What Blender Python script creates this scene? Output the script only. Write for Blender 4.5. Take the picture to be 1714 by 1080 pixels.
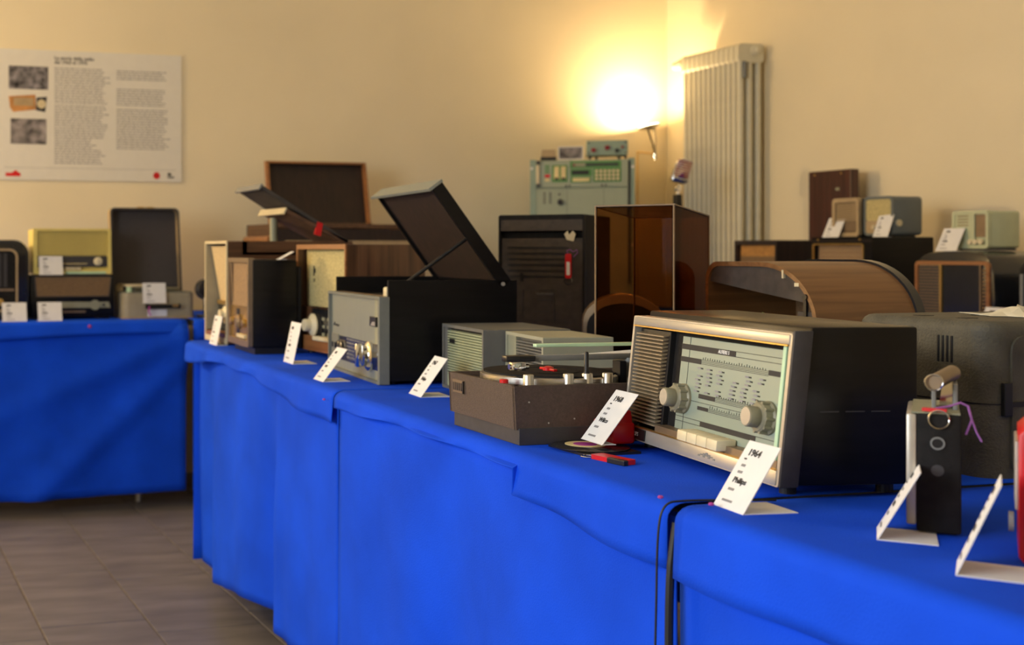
import bpy, bmesh, math, random
from mathutils import Vector, Matrix
random.seed(7)
for o in list(bpy.data.objects): bpy.data.objects.remove(o)
R = math.radians
scn = bpy.context.scene
COL = scn.collection

# ------------------------------------------------------------------ camera
# perspective-corrected photograph: level camera with lens shift
F, CX, CY, H, HT = 2080.0, 320.0, 420.0, 1.02, 0.748
YAW = math.atan(565 / 2080)
cam = bpy.data.cameras.new('camera'); camo = bpy.data.objects.new('camera', cam); COL.objects.link(camo)
cam.sensor_width = 36; cam.lens = F * 36 / 1714
cam.shift_x = (857 - CX) / 1714; cam.shift_y = -(540 - CY) / 1714
camo.location = (0, 0, H); camo.rotation_euler = (R(90), 0, -YAW)
cam.clip_start = .05
cam.dof.use_dof = True; cam.dof.focus_distance = 1.7; cam.dof.aperture_fstop = 6.3
scn.camera = camo

# ------------------------------------------------------------------ light
w = bpy.data.worlds.new('World'); scn.world = w; w.use_nodes = True
bg = w.node_tree.nodes['Background']; bg.inputs[0].default_value = (.75, .87, 1, 1); bg.inputs[1].default_value = 1.0
def area(name, loc, rot, sx, sy, energy, col, spread=180):
    l = bpy.data.lights.new(name, 'AREA'); l.shape = 'RECTANGLE'; l.size = sx; l.size_y = sy
    l.energy = energy; l.color = col; l.spread = R(spread)
    o = bpy.data.objects.new(name, l); COL.objects.link(o); o.location = loc; o.rotation_euler = rot
    return o
XL, XR, YB, YF, ZC = -2.3, 4.03, 5.52, -2.0, 3.3      # room shell
WY0, WY1, WZ0, WZ1 = -.3, 1.95, .85, 2.55               # window opening in the left wall, walls .5 thick
area('window_left_offscreen', (XL - .45, (WY0 + WY1) / 2, (WZ0 + WZ1) / 2), (0, R(-90), 0), WZ1 - WZ0, WY1 - WY0, 100, (.93, .97, 1.0))
# a second warm lamp left of the frame: the glow on the poster's edge of the wall and the shadows falling right come from it
def bulb(name, loc, energy, col, rad=.12):
    l = bpy.data.lights.new(name, 'POINT'); l.energy = energy; l.color = col; l.shadow_soft_size = rad
    o = bpy.data.objects.new(name, l); COL.objects.link(o); o.location = loc; return o
WARM = (1, .73, .40)
bulb('lamp_left_offscreen', (-1.3, 4.9, 1.75), 112, WARM)
scn.view_settings.view_transform = 'Standard'; scn.view_settings.look = 'None'
scn.view_settings.exposure = 0.22; scn.view_settings.gamma = 1; scn.view_settings.use_curve_mapping = False

# ------------------------------------------------------------------ materials
MAT = {}
def P(name, col, rough=.5, metal=0, var=.12, scale=25, bump=0, coat=0, trans=0, ior=1.45, stretch=(1, 1, 1), bscale=None, emit=0, spec=.5):
    m = bpy.data.materials.new(name); m.use_nodes = True; nt = m.node_tree; N = nt.nodes; L = nt.links
    b = N['Principled BSDF']
    b.inputs['Roughness'].default_value = rough; b.inputs['Metallic'].default_value = metal
    b.inputs['Coat Weight'].default_value = coat; b.inputs['Coat Roughness'].default_value = .08
    b.inputs['Transmission Weight'].default_value = trans; b.inputs['IOR'].default_value = ior
    b.inputs['Specular IOR Level'].default_value = spec
    tc = N.new('ShaderNodeTexCoord'); mp = N.new('ShaderNodeMapping'); mp.inputs['Scale'].default_value = stretch
    L.new(tc.outputs['Object'], mp.inputs[0])
    nz = N.new('ShaderNodeTexNoise'); nz.inputs['Scale'].default_value = scale; nz.inputs['Detail'].default_value = 5
    L.new(mp.outputs[0], nz.inputs['Vector'])
    rp = N.new('ShaderNodeValToRGB'); rp.color_ramp.elements[0].position = .3; rp.color_ramp.elements[1].position = .7
    rp.color_ramp.elements[0].color = tuple(max(0, c * (1 - var)) for c in col) + (1,)
    rp.color_ramp.elements[1].color = tuple(min(1, c * (1 + var)) for c in col) + (1,)
    L.new(nz.outputs['Fac'], rp.inputs[0]); L.new(rp.outputs[0], b.inputs['Base Color'])
    if bump:
        n2 = N.new('ShaderNodeTexNoise'); n2.inputs['Scale'].default_value = bscale or scale * 4
        L.new(mp.outputs[0], n2.inputs['Vector'])
        bp = N.new('ShaderNodeBump'); bp.inputs['Strength'].default_value = bump; bp.inputs['Distance'].default_value = .003
        L.new(n2.outputs['Fac'], bp.inputs['Height']); L.new(bp.outputs[0], b.inputs['Normal'])
    if emit:
        b.inputs['Emission Color'].default_value = tuple(col) + (1,); b.inputs['Emission Strength'].default_value = emit
    MAT[name] = m; return m
P('wall', (.82, .725, .51), .9, var=.05, scale=1.6, bump=.12, bscale=60)
P('ceiling', (.84, .78, .66), .9, var=.03, scale=2)
P('grout', (.17, .145, .125), .9, var=.2, scale=30)
P('tile', (.165, .153, .15), .5, var=.28, scale=3.0, bump=.15, bscale=14, stretch=(1, 4, 1))
P('blue', (.005, .072, .76), .85, var=.14, scale=5, bump=.2, bscale=420, spec=.15)
P('tabletop', (.35, .33, .3), .6)
P('steel', (.5, .5, .5), .35, 1, var=.05)
P('black', (.012, .012, .013), .35, var=.2, scale=40)
P('blackgloss', (.008, .0075, .0075), .28, var=.25, scale=8, spec=.25, stretch=(1, 1, 12))
P('blackmat', (.014, .013, .0125), .75, var=.25, scale=80, bump=.2, spec=.2)
P('darkgrey', (.045, .043, .045), .55, var=.12, scale=60)
P('grey', (.20, .205, .195), .55, var=.06, scale=80)
P('greenmetal', (.255, .275, .235), .42, .25, var=.05, scale=140, stretch=(1, 1, .05))
P('greengrey', (.17, .18, .155), .5, .1, var=.05, scale=60)
P('silver', (.50, .47, .41), .35, .45, var=.08, scale=60, stretch=(.1, 1, 1))
P('chrome', (.75, .75, .74), .1, 1, var=.03)
P('alu', (.62, .60, .55), .32, 1, var=.05, scale=120)
P('brass', (.62, .42, .14), .3, .9, var=.12)
P('bronze', (.26, .19, .12), .4, .5, var=.12)
P('ribgold', (.36, .29, .19), .4, .35, var=.1)
P('cream', (.66, .57, .36), .45, var=.06)
P('ivory', (.72, .64, .42), .4, var=.05)
P('paper', (.80, .80, .79), .8, var=.03)
P('crumple', (.72, .68, .52), .85, var=.1, scale=30)
P('ink', (.03, .03, .032), .7)
P('inkgrey', (.26, .26, .27), .8)
P('white', (.8, .8, .78), .5)
P('red', (.62, .012, .016), .32, var=.08)
P('darkred', (.25, .008, .02), .3, var=.1)
P('magenta', (.42, .05, .30), .6)
P('purple', (.32, .12, .40), .7)
P('smoke', (.34, .135, .042), .03, trans=1, ior=1.06, var=.03)
P('clear', (.75, .9, .8), .05, trans=1, ior=1.4, var=.02)
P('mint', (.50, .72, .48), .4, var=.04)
P('dial', (.31, .37, .30), .25, var=.06, scale=6, coat=.25)
P('dialblack', (.015, .016, .018), .22, coat=.4)
P('knob', (.24, .225, .15), .42, var=.1, scale=60)
P('olive', (.30, .30, .20), .5, var=.06)
P('louvregreen', (.36, .40, .25), .5, var=.08)
P('putty', (.33, .33, .235), .55, var=.06, scale=12)
P('puttydark', (.13, .13, .115), .6, var=.08)
P('leather', (.085, .058, .045), .6, var=.18, scale=260, bump=.4, bscale=700)
P('platter', (.016, .015, .015), .8, var=.2, scale=90, spec=.15)
P('hardboard', (.062, .048, .036), .7, var=.2, scale=60)
P('case', (.088, .082, .060), .62, var=.3, scale=22, bump=.35, bscale=320)
P('lining', (.06, .055, .058), .9, var=.1, scale=200)
P('tan', (.42, .31, .17), .6, var=.1, scale=30)
P('tanvinyl', (.34, .30, .20), .5, var=.08)
P('yellowradio', (.74, .62, .19), .42, var=.07, scale=12)
P('cloth_yellow', (.52, .44, .20), .9, var=.22, scale=160, bump=.5, bscale=420)
P('cloth_tan', (.30, .20, .11), .9, var=.2, scale=200, bump=.4, bscale=420)
P('cloth_cream', (.58, .45, .25), .9, var=.12, scale=200, bump=.3, bscale=420)
P('cloth_orange', (.44, .22, .06), .8, var=.2, scale=60)
P('cloth_brown', (.20, .125, .06), .9, var=.2, scale=240, bump=.4, bscale=420)
P('greyblue', (.135, .155, .155), .5, var=.05)
P('whitegreen', (.52, .56, .36), .45, var=.05)
P('radiator', (.70, .66, .50), .5, var=.03)
P('rackgreen', (.27, .36, .28), .5, var=.05, scale=10)
P('rackpanel', (.33, .38, .28), .5, var=.05, scale=10)
P('panelgreen', (.09, .26, .07), .5, var=.08)
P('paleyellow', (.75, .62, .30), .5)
P('printphoto', (.17, .16, .17), .7, var=.98, scale=34)
P('printphoto2', (.22, .20, .20), .7, var=.95, scale=20)
P('printorange', (.55, .26, .08), .7, var=.3, scale=18)
P('posterpaper', (.74, .72, .65), .55, var=.02)
P('lampglow', (1, .83, .55), .5, emit=9)
P('cable', (.012, .012, .012), .5)
P('greenwire', (.45, .55, .2), .5)
def wood(name, c0, c1, rough=.35, axis='x', coat=.15, scale=1.0):
    m = bpy.data.materials.new(name); m.use_nodes = True; nt = m.node_tree; N = nt.nodes; L = nt.links; b = N['Principled BSDF']
    b.inputs['Roughness'].default_value = rough; b.inputs['Coat Weight'].default_value = coat; b.inputs['Coat Roughness'].default_value = .15
    tc = N.new('ShaderNodeTexCoord'); mp = N.new('ShaderNodeMapping')
    mp.inputs['Scale'].default_value = {'x': (2, 45, 45), 'y': (45, 2, 45), 'z': (45, 45, 2)}[axis]
    L.new(tc.outputs['Object'], mp.inputs[0])
    nz = N.new('ShaderNodeTexNoise'); nz.inputs['Scale'].default_value = 1.5 * scale; nz.inputs['Detail'].default_value = 8; nz.inputs['Distortion'].default_value = .6
    L.new(mp.outputs[0], nz.inputs['Vector'])
    rp = N.new('ShaderNodeValToRGB'); rp.color_ramp.elements[0].position = .3; rp.color_ramp.elements[1].position = .72
    rp.color_ramp.elements[0].color = (*c0, 1); rp.color_ramp.elements[1].color = (*c1, 1)
    L.new(nz.outputs['Fac'], rp.inputs[0]); L.new(rp.outputs[0], b.inputs['Base Color']); MAT[name] = m
wood('walnut', (.055, .024, .012), (.15, .068, .03), axis='z')
wood('walnuth', (.055, .024, .012), (.15, .068, .03), axis='y')
wood('teak', (.22, .085, .028), (.36, .16, .055), axis='x')
wood('curvedwood', (.15, .066, .02), (.26, .125, .042), axis='x', rough=.5)
wood('lidwood', (.07, .034, .018), (.15, .072, .034), axis='y', rough=.85, coat=0)
P('lidgrey', (.07, .062, .055), .85, spec=.15)
wood('darkwood', (.011, .006, .005), (.030, .014, .010), axis='z', rough=.6, coat=0)
wood('panelwood', (.035, .010, .008), (.085, .026, .018), axis='z')

# ------------------------------------------------------------------ mesh helpers (each returns a bmesh)
def J(*bms):
    out = bmesh.new()
    for b in bms:
        me = bpy.data.meshes.new('t'); b.to_mesh(me); b.free(); out.from_mesh(me); bpy.data.meshes.remove(me)
    return out
def B(x0, x1, y0, y1, z0, z1, bev=0, seg=2):
    bm = bmesh.new(); bmesh.ops.create_cube(bm, size=1)
    for v in bm.verts:
        v.co = Vector((x0 + (v.co.x + .5) * (x1 - x0), y0 + (v.co.y + .5) * (y1 - y0), z0 + (v.co.z + .5) * (z1 - z0)))
    if bev:
        bev = min(bev, .49 * min(x1 - x0, y1 - y0, z1 - z0))
        bmesh.ops.bevel(bm, geom=list(bm.edges), offset=bev, segments=seg, profile=.5, affect='EDGES')
    return bm
def prism(pts, t0, t1, axis='y', bev=0):
    """closed profile extruded. axis y: pts=(x,z); axis x: pts=(y,z); axis z: pts=(x,y)"""
    bm = bmesh.new(); f = {'y': lambda a, b, t: (a, t, b), 'x': lambda a, b, t: (t, a, b), 'z': lambda a, b, t: (a, b, t)}[axis]
    A = [bm.verts.new(f(a, b, t0)) for a, b in pts]; C = [bm.verts.new(f(a, b, t1)) for a, b in pts]
    n = len(pts)
    bm.faces.new(A); bm.faces.new(C[::-1])
    for i in range(n): bm.faces.new((A[i], A[(i + 1) % n], C[(i + 1) % n], C[i]))
    bmesh.ops.recalc_face_normals(bm, faces=bm.faces)
    if bev:
        es = [e for e in bm.edges if len(e.link_faces) == 2 and e.calc_face_angle(0) > .9]
        bmesh.ops.bevel(bm, geom=es, offset=bev, segments=2, profile=.5, affect='EDGES')
    return bm
def ring(out, inn, t0, t1, axis='y'):
    """frame between two outlines of equal point count"""
    bm = bmesh.new(); f = {'y': lambda a, b, t: (a, t, b), 'x': lambda a, b, t: (t, a, b), 'z': lambda a, b, t: (a, b, t)}[axis]
    O0 = [bm.verts.new(f(*p, t0)) for p in out]; I0 = [bm.verts.new(f(*p, t0)) for p in inn]
    O1 = [bm.verts.new(f(*p, t1)) for p in out]; I1 = [bm.verts.new(f(*p, t1)) for p in inn]
    n = len(out)
    for i in range(n):
        j = (i + 1) % n
        for q in ((O0[i], O0[j], I0[j], I0[i]), (O1[i], I1[i], I1[j], O1[j]), (O0[i], O1[i], O1[j], O0[j]), (I0[i], I0[j], I1[j], I1[i])):
            bm.faces.new(q)
    bmesh.ops.recalc_face_normals(bm, faces=bm.faces)
    return bm
def rr(x0, x1, z0, z1, r, n=5, rt=None):
    """rounded rectangle outline; rt = other radius for the top corners"""
    rt = r if rt is None else rt; pts = []
    for cx, cz, a0, q in ((x1 - r, z0 + r, -90, r), (x1 - rt, z1 - rt, 0, rt), (x0 + rt, z1 - rt, 90, rt), (x0 + r, z0 + r, 180, r)):
        for i in range(n + 1):
            a = R(a0 + 90 * i / n); pts.append((cx + q * math.cos(a), cz + q * math.sin(a)))
    return pts
def frame(x0, x1, z0, z1, t, y0, y1, r=.001, tb=None):
    tb = t if tb is None else tb
    return ring(rr(x0, x1, z0, z1, r, 4), rr(x0 + t, x1 - t, z0 + tb, z1 - tb, max(r - t, .0004), 4), y0, y1)
def cyl(p0, p1, r0, r1=None, seg=20):
    r1 = r0 if r1 is None else r1
    p0, p1 = Vector(p0), Vector(p1); d = p1 - p0
    bm = bmesh.new(); bmesh.ops.create_cone(bm, cap_ends=True, segments=seg, radius1=r0, radius2=r1, depth=d.length)
    bm.transform(Matrix.Translation((p0 + p1) / 2) @ d.to_track_quat('Z', 'Y').to_matrix().to_4x4())
    return bm
def lathe(prof, p0, axis, seg=28):
    """prof: (radius, height) along axis from p0"""
    bm = bmesh.new(); q = Vector(axis).to_track_quat('Z', 'Y').to_matrix().to_4x4(); rows = []
    for r, h in prof: rows.append([bm.verts.new((max(r, 1e-5) * math.cos(2 * math.pi * i / seg), max(r, 1e-5) * math.sin(2 * math.pi * i / seg), h)) for i in range(seg)])
    for a, b in zip(rows, rows[1:]):
        for i in range(seg): bm.faces.new((a[i], a[(i + 1) % seg], b[(i + 1) % seg], b[i]))
    bm.faces.new(rows[0][::-1]); bm.faces.new(rows[-1])
    bmesh.ops.recalc_face_normals(bm, faces=bm.faces)
    bm.transform(Matrix.Translation(p0) @ q); return bm
def tube(pts, r, seg=8, closed=False):
    bm = bmesh.new(); pts = [Vector(p) for p in pts]; n = len(pts); rows = []; prev = None
    for i in range(n):
        if closed: t = pts[(i + 1) % n] - pts[i - 1]
        else: t = pts[min(i + 1, n - 1)] - pts[max(i - 1, 0)]
        t.normalize()
        if prev is None: u = t.orthogonal().normalized()
        else:
            u = (prev - t * prev.dot(t)); u = u.normalized() if u.length > 1e-6 else t.orthogonal().normalized()
        prev = u; v = t.cross(u)
        rows.append([bm.verts.new(pts[i] + r * (math.cos(2 * math.pi * k / seg) * u + math.sin(2 * math.pi * k / seg) * v)) for k in range(seg)])
    for i in range(n if closed else n - 1):
        a, b = rows[i], rows[(i + 1) % n]
        for k in range(seg): bm.faces.new((a[k], a[(k + 1) % seg], b[(k + 1) % seg], b[k]))
    if not closed: bm.faces.new(rows[0][::-1]); bm.faces.new(rows[-1])
    bmesh.ops.recalc_face_normals(bm, faces=bm.faces); return bm
def smooth_path(pts, it=3):
    pts = [Vector(p) for p in pts]
    for _ in range(it):
        q = [pts[0]]
        for a, b in zip(pts, pts[1:]): q += [a * .75 + b * .25, a * .25 + b * .75]
        pts = q + [pts[-1]]
    return pts
def arc(c, r, a0, a1, n, plane='xz'):
    out = []
    for i in range(n + 1):
        a = R(a0 + (a1 - a0) * i / n); p, q = r * math.cos(a), r * math.sin(a)
        out.append({'xz': (c[0] + p, c[1], c[2] + q), 'xy': (c[0] + p, c[1] + q, c[2]), 'yz': (c[0], c[1] + p, c[2] + q)}[plane])
    return out
def shear(bm, k):                      # lean back: y += k*z
    for v in bm.verts: v.co.y += k * v.co.z
    return bm
def rotx(bm, deg, piv):                # turn about a local x axis through piv=(y,z)
    bm.transform(Matrix.Translation((0, piv[0], piv[1])) @ Matrix.Rotation(R(deg), 4, 'X') @ Matrix.Translation((0, -piv[0], -piv[1]))); return bm

def obj(name, bm, mat, parent=None, smooth=False, label=None, kind=None):
    me = bpy.data.meshes.new(name); bm.to_mesh(me); bm.free()
    me.materials.append(MAT[mat]); o = bpy.data.objects.new(name, me); COL.objects.link(o)
    if smooth:
        for p in me.polygons: p.use_smooth = True
        me.set_sharp_from_angle(angle=R(40))
    if parent: o.parent = parent
    if label: o['label'] = label
    if kind: o['kind'] = kind
    return o
def thing(name, label, cat, loc=(0, 0, 0), rotz=0, group=None):
    o = bpy.data.objects.new(name, None); COL.objects.link(o); o.empty_display_size = .05
    o.location = loc; o.rotation_euler = (0, 0, R(rotz)); o['label'] = label; o['category'] = cat
    if group: o['group'] = group
    return o
def tag(o, label, cat, group=None):
    o['label'] = label; o['category'] = cat
    if group: o['group'] = group
    return o
def struct(name, bm, mat, parent=None):
    o = obj(name, bm, mat, parent); o['kind'] = 'structure'; return o
def facing_aisle(near, w, yaw, z=HT):
    """front faces -X; near = near front corner; returns base centre and rotz"""
    y = R(yaw); fd = (-math.sin(y), math.cos(y))
    return (near[0] + fd[0] * w / 2, near[1] + fd[1] * w / 2, z), yaw - 90
TXT = {}
def text(s, size, mat, parent, loc, rot=(90, 0, 0), align='CENTER', bold=0, name='lettering', sx=1):
    key = (s, size, align, bold)
    if key not in TXT:
        cu = bpy.data.curves.new('t', 'FONT'); cu.body = s; cu.size = size; cu.align_x = align; cu.align_y = 'CENTER'
        cu.offset = bold * size; cu.resolution_u = 2; cu.extrude = .0002
        t = bpy.data.objects.new('t', cu); COL.objects.link(t)
        bpy.context.view_layer.update()
        me = bpy.data.meshes.new_from_object(t.evaluated_get(bpy.context.evaluated_depsgraph_get()))
        bpy.data.objects.remove(t); bpy.data.curves.remove(cu); TXT[key] = me
    me = TXT[key].copy(); me.materials.clear(); me.materials.append(MAT[mat])
    o = bpy.data.objects.new(name, me); COL.objects.link(o); o.parent = parent
    o.location = loc; o.rotation_euler = tuple(R(a) for a in rot); o.scale = (sx, 1, 1)
    return o

# ------------------------------------------------------------------ room shell
T = .25
struct('wall_back', B(XL - .5, XR + T, YB, YB + T, 0, ZC), 'wall')
struct('wall_right', B(XR, XR + T, YF, YB, 0, ZC), 'wall')
struct('wall_front', B(XL - .5, XR + T, YF - T, YF, 0, ZC), 'wall')
struct('ceiling', B(XL - .5, XR + T, YF - T, YB + T, ZC, ZC + .15), 'ceiling')
struct('wall_left', J(B(XL - .5, XL, YF, WY0, 0, ZC), B(XL - .5, XL, WY1, YB, 0, ZC), B(XL - .5, XL, WY0, WY1, 0, WZ0), B(XL - .5, XL, WY0, WY1, WZ1, ZC)), 'wall')
win = struct('window_1', J(frame(WY0, WY1, WZ0, WZ1, .06, XL - .38, XL - .33)), 'white')
for v in win.data.vertices: v.co = Vector((v.co.y, v.co.x, v.co.z))
wm = struct('window_mullion', B(XL - .38, XL - .33, (WY0 + WY1) / 2 - .03, (WY0 + WY1) / 2 + .03, WZ0 + .06, WZ1 - .06), 'white', win)
# floor: grout bed with laid tiles
floor = struct('floor', B(XL - .5, XR + T, YF - T, YB + T, -.12, -.004), 'grout')
TW, TL = .295, .55
tb = bmesh.new(); tb = B(-TW / 2 + .0025, TW / 2 - .0025, -TL / 2 + .0025, TL / 2 - .0025, -.006, 0, .0012, 1)
tme = bpy.data.meshes.new('tile'); tb.to_mesh(tme); tb.free(); tme.materials.append(MAT['tile'])
tiles_rest = bmesh.new()
offs = {0: .233, 1: .349, 2: .25, 3: .09}
cols = range(-12, 11)
for i in cols:
    x = 1.077 - TW * (i + .5)
    if x < XL or x > XR: continue
    off = offs.get(i, (i * .197) % .55)
    y = 3.0 + off - TL * 10 + TL / 2
    while y < YB + .3:
        if y > YF:
            if -1.0 < x < 1.4 and 1.2 < y < 5.3:
                o = bpy.data.objects.new('tile', tme); COL.objects.link(o); o.parent = floor; o.location = (x, y, random.uniform(-.0006, .0004))
                o.rotation_euler = (0, 0, random.choice((0, math.pi)))
            else:
                v = [tiles_rest.verts.new((x + a * (TW / 2 - .0025), y + b * (TL / 2 - .0025), 0)) for a, b in ((-1, -1), (1, -1), (1, 1), (-1, 1))]
                tiles_rest.faces.new(v)
        y += TL
o = obj('tile_field', tiles_rest, 'tile', floor, kind='stuff')

# ------------------------------------------------------------------ radiator and its pipe
rad = thing('radiator', 'tall cream column radiator on the right wall beside the lit corner', 'radiator', (3.86, 4.77, 0))
n = 12; pit = .41 / n
colm = J(*[B(.008 + k * .047, .034 + k * .047, -.0115, .0115, .20, 1.90, .010, 3) for k in range(3)],
         prism(rr(0, .136, 1.875, 1.96, .02, 4), -.0145, .0145, 'y'), prism(rr(0, .136, .13, .22, .02, 4), -.0145, .0145, 'y'))
cme = None
for k in range(n):
    if cme is None:
        s = obj('section', colm, 'radiator', rad, True); cme = s.data
    else:
        s = bpy.data.objects.new('section', cme); COL.objects.link(s); s.parent = rad
    s.location = (0, pit * (k + .5), 0)
obj('end_plug', lathe([(.026, 0), (.026, .008), (.014, .012), (.012, .02)], (.092, .002, 1.93), (0, -1, 0)), 'radiator', rad, True)
obj('air_vent', B(.018, .036, -.012, .004, 1.80, 1.88, .008, 3), 'grey', rad, True, 'small grey oval vent')
obj('pipe', J(cyl((.05, .40, 1.93), (.05, .52, 1.93), .02), cyl((.05, .445, 1.93), (.05, .475, 1.93), .028)), 'radiator', rad, True)
obj('wall_bracket', J(B(.10, .17, .1, .13, 1.7, 1.73), B(.10, .17, .1, .13, .4, .43)), 'radiator', rad)
obj('foot', J(B(.02, .10, .02, .04, 0, .14), B(.02, .10, .36, .38, 0, .14)), 'radiator', rad)

# ------------------------------------------------------------------ tables and cloths
def folds(t, z, seed, amp):
    k = max(0, min(1, (.74 - z) / .5)) ** .8
    return k * amp * (math.sin(t * 9.1 + seed) + .6 * math.sin(t * 17.3 + seed * 2.1 + z * 2) + .35 * math.sin(t * 31 + seed * .7 - z * 3))
def grid(rows):
    bm = bmesh.new(); V = [[bm.verts.new(p) for p in r] for r in rows]
    for a, b in zip(V, V[1:]):
        for i in range(len(a) - 1): bm.faces.new((a[i], a[i + 1], b[i + 1], b[i]))
    bmesh.ops.recalc_face_normals(bm, faces=bm.faces); return bm
def solid(o, t=.002):
    m = o.modifiers.new('thickness', 'SOLIDIFY'); m.thickness = t; m.offset = -1; return o
def table(label, x0, x1, y0, y1):
    t = thing('folding_table', label, 'table', ((x0 + x1) / 2, (y0 + y1) / 2, 0))
    a, b = (x1 - x0) / 2, (y1 - y0) / 2
    obj('tabletop', B(-a, a, -b, b, HT - .035, HT - .006, .004), 'tabletop', t)
    for sx in (-1, 1):
        for sy in (-1, 1):
            obj('leg', cyl((sx * (a - .15), sy * (b - .15), 0), (sx * (a - .15), sy * (b - .15), HT - .035), .014, seg=12), 'steel', t)
xe = lambda y: .852 + (y - 1.15) * .05
def main_cloth(label, y0, y1, xb, lip, zb, seed, amp, pleats=(), endlip=0):
    t = thing('tablecloth', label, 'tablecloth', (xe((y0 + y1) / 2), (y0 + y1) / 2, HT))
    ox, oy = t.location.x, t.location.y
    n = max(24, int((y1 - y0) / .02)); rows = []
    ys = sorted([y0 + (y1 - y0) * i / n for i in range(n + 1)] + [q for q in (1.4999, 1.5001) if y0 < q < y1])
    for y in ys:
        X = xe(y); L = lip(y); r = []
        for k in range(9): r.append((xb + (X + .016 - xb) * k / 8, y, HT - .001))
        for k in range(1, 6):
            a = R(90 * k / 5); r.append((X + .016 - .022 * math.sin(a), y, HT - .001 - .016 * (1 - math.cos(a))))
        for k in range(1, 5):
            z = HT - .017 - L * k / 4; r.append((X - .006 - .006 * math.sin(y * 23 + seed) * k / 4 - .004 * k / 4, y, z))
        rows.append([(p[0] - ox, p[1] - oy, p[2] - HT) for p in r])
    o = solid(obj('top_sheet', grid(rows), 'blue', t, True)); o.modifiers['thickness'].thickness = .001
    rows = []
    for i in range(n + 1):
        y = y0 + .001 + (y1 - y0 - .002 + (.012 if y1 < 1.2 else 0)) * i / n; r = []
        for k in range(25):
            z = HT - .016 + (zb(y) - HT + .016) * k / 24
            x = xe(y) + .006 + .035 * sm(3.1, 3.6, y) + folds(y, z, seed, amp) + .006 * (HT - z)
            for py, pa, pw in pleats:
                x += pa * max(0, min(1, (HT - z) / .35)) * math.exp(-((y - py - .03 * (HT - z)) / pw) ** 2)
            r.append((x - ox, y - oy, z - HT))
        rows.append(r)
    solid(obj('skirt', grid(rows), 'blue', t, True), .0015)
    rows = [[(xb + .004 + folds(y, z, seed + 2, amp) - ox, y - oy, z - HT) for z in [HT - .002 - (HT - .08) * k / 12 for k in range(13)]] for y in [y0 + (y1 + (.010 if y1 < 1.2 else 0) - y0) * i / n for i in range(n + 1)]]
    solid(obj('rear_skirt', grid(rows), 'blue', t, True), .0015)
    if endlip:
        e = []
        for k in range(13):
            x = xe(y1) + .012 + (xb - xe(y1) - .012) * k / 12
            e.append([(x - ox + (.012 if k == 0 else 0), y1 + .002 * j + .006 * math.sin(x * 14) * j / 8 - oy, -.004 - (HT - zb(y1) - .004) * j / 8) for j in range(9)])
        solid(obj('end_skirt', grid(e), 'blue', t, True))
    return t
table('folding table hidden under the far blue cloth of the radio row', 1.05, 2.12, 2.32, 3.58)
table('folding table hidden under the middle blue cloth of the radio row', .93, 2.12, 1.20, 2.22)
table('folding table hidden under the near blue cloth of the radio row', .90, 2.12, -.55, 1.08)
sm = lambda a, b, t: (lambda u: u * u * (3 - 2 * u))(max(0, min(1, (t - a) / (b - a))))
main_cloth('blue tablecloth under the wooden radios, its short overhang pinned above the skirt', 2.262, 3.64, 2.14,
           lambda y: .012 + .035 * sm(2.95, 2.4, y) + .03 * sm(3.2, 3.6, y), lambda y: .078 + .075 * sm(3.5, 2.9, y), 1.3, .010, ((2.78, .030, .06), (2.66, -.020, .04), (3.3, -.012, .1)), 1)
main_cloth('blue tablecloth under the record player, with a hemmed flap beside the cable gap', 1.157, 2.256, 2.14,
           lambda y: .004 + .012 * sm(1.9, 2.25, y) + .036 * (1 if y < 1.50 else 0) + .014 * sm(1.5, 1.2, y), lambda y: .075, 4.1, .008, ((1.75, .02, .09), (1.45, -.012, .07)))
main_cloth('blue tablecloth under the portable radios, right of the cable gap', -.62, 1.143, 2.14,
           lambda y: .06, lambda y: .075, 2.2, .006, ((.95, .01, .06),))
def back_cloth(label, x0, x1, seed, zb, diag, sh=0):
    yf, yb = 4.75, 5.48
    t = thing('tablecloth', label, 'tablecloth', ((x0 + x1) / 2, yf, HT)); ox = (x0 + x1) / 2
    n = max(20, int((x1 - x0) / .03)); rows = []; rows2 = []
    for i in range(n + 1):
        x = x0 + (x1 - x0) * i / n; r = []
        for k in range(6): r.append((x, yb + (yf + .016 - yb) * k / 5, HT - .001))
        for k in range(1, 6):
            a = R(90 * k / 5); r.append((x, yf + .016 - .022 * math.sin(a), HT - .001 - .016 * (1 - math.cos(a))))
        for k in range(1, 4): r.append((x, yf - .008 - .003 * k, HT - .017 - (.045 + .012 * math.sin(x * 4 + seed)) * k / 3))
        rows.append([(p[0] - ox, p[1] - yf, p[2] - HT) for p in r]); r = []
        for k in range(21):
            z = HT - .016 + (zb(x) - HT + .016) * k / 20
            y = yf + .008 - folds(x, z, seed, .006) - diag * math.exp(-(((z - .66) - (x - x1 + .08) * .42) / .05) ** 2) * max(0, 1 - (x1 - x) / 1.3) \
                - diag * .8 * math.exp(-(((z - .5) - (x - x1 + .12) * .9) / .06) ** 2)
            r.append((x - ox, y - yf, z - HT))
        rows2.append(r)
    solid(obj('top_sheet', grid(rows), 'blue', t, True), .001); solid(obj('skirt', grid(rows2), 'blue', t, True), .0015)
table('folding table hidden under the blue cloth below the poster', -.55, 1.27, 4.79, 5.46)
table('folding table hidden under the blue cloth below the green rack', 1.33, 3.76, 4.79, 5.46)
back_cloth('blue tablecloth hanging in shade below the poster, with slanting creases', -.6, 1.272, 0.6, lambda x: .055 + .012 * x, .04)
back_cloth('blue tablecloth running along the back wall to the radiator', 1.30, 3.79, 2.9, lambda x: .07, .0)
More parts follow.
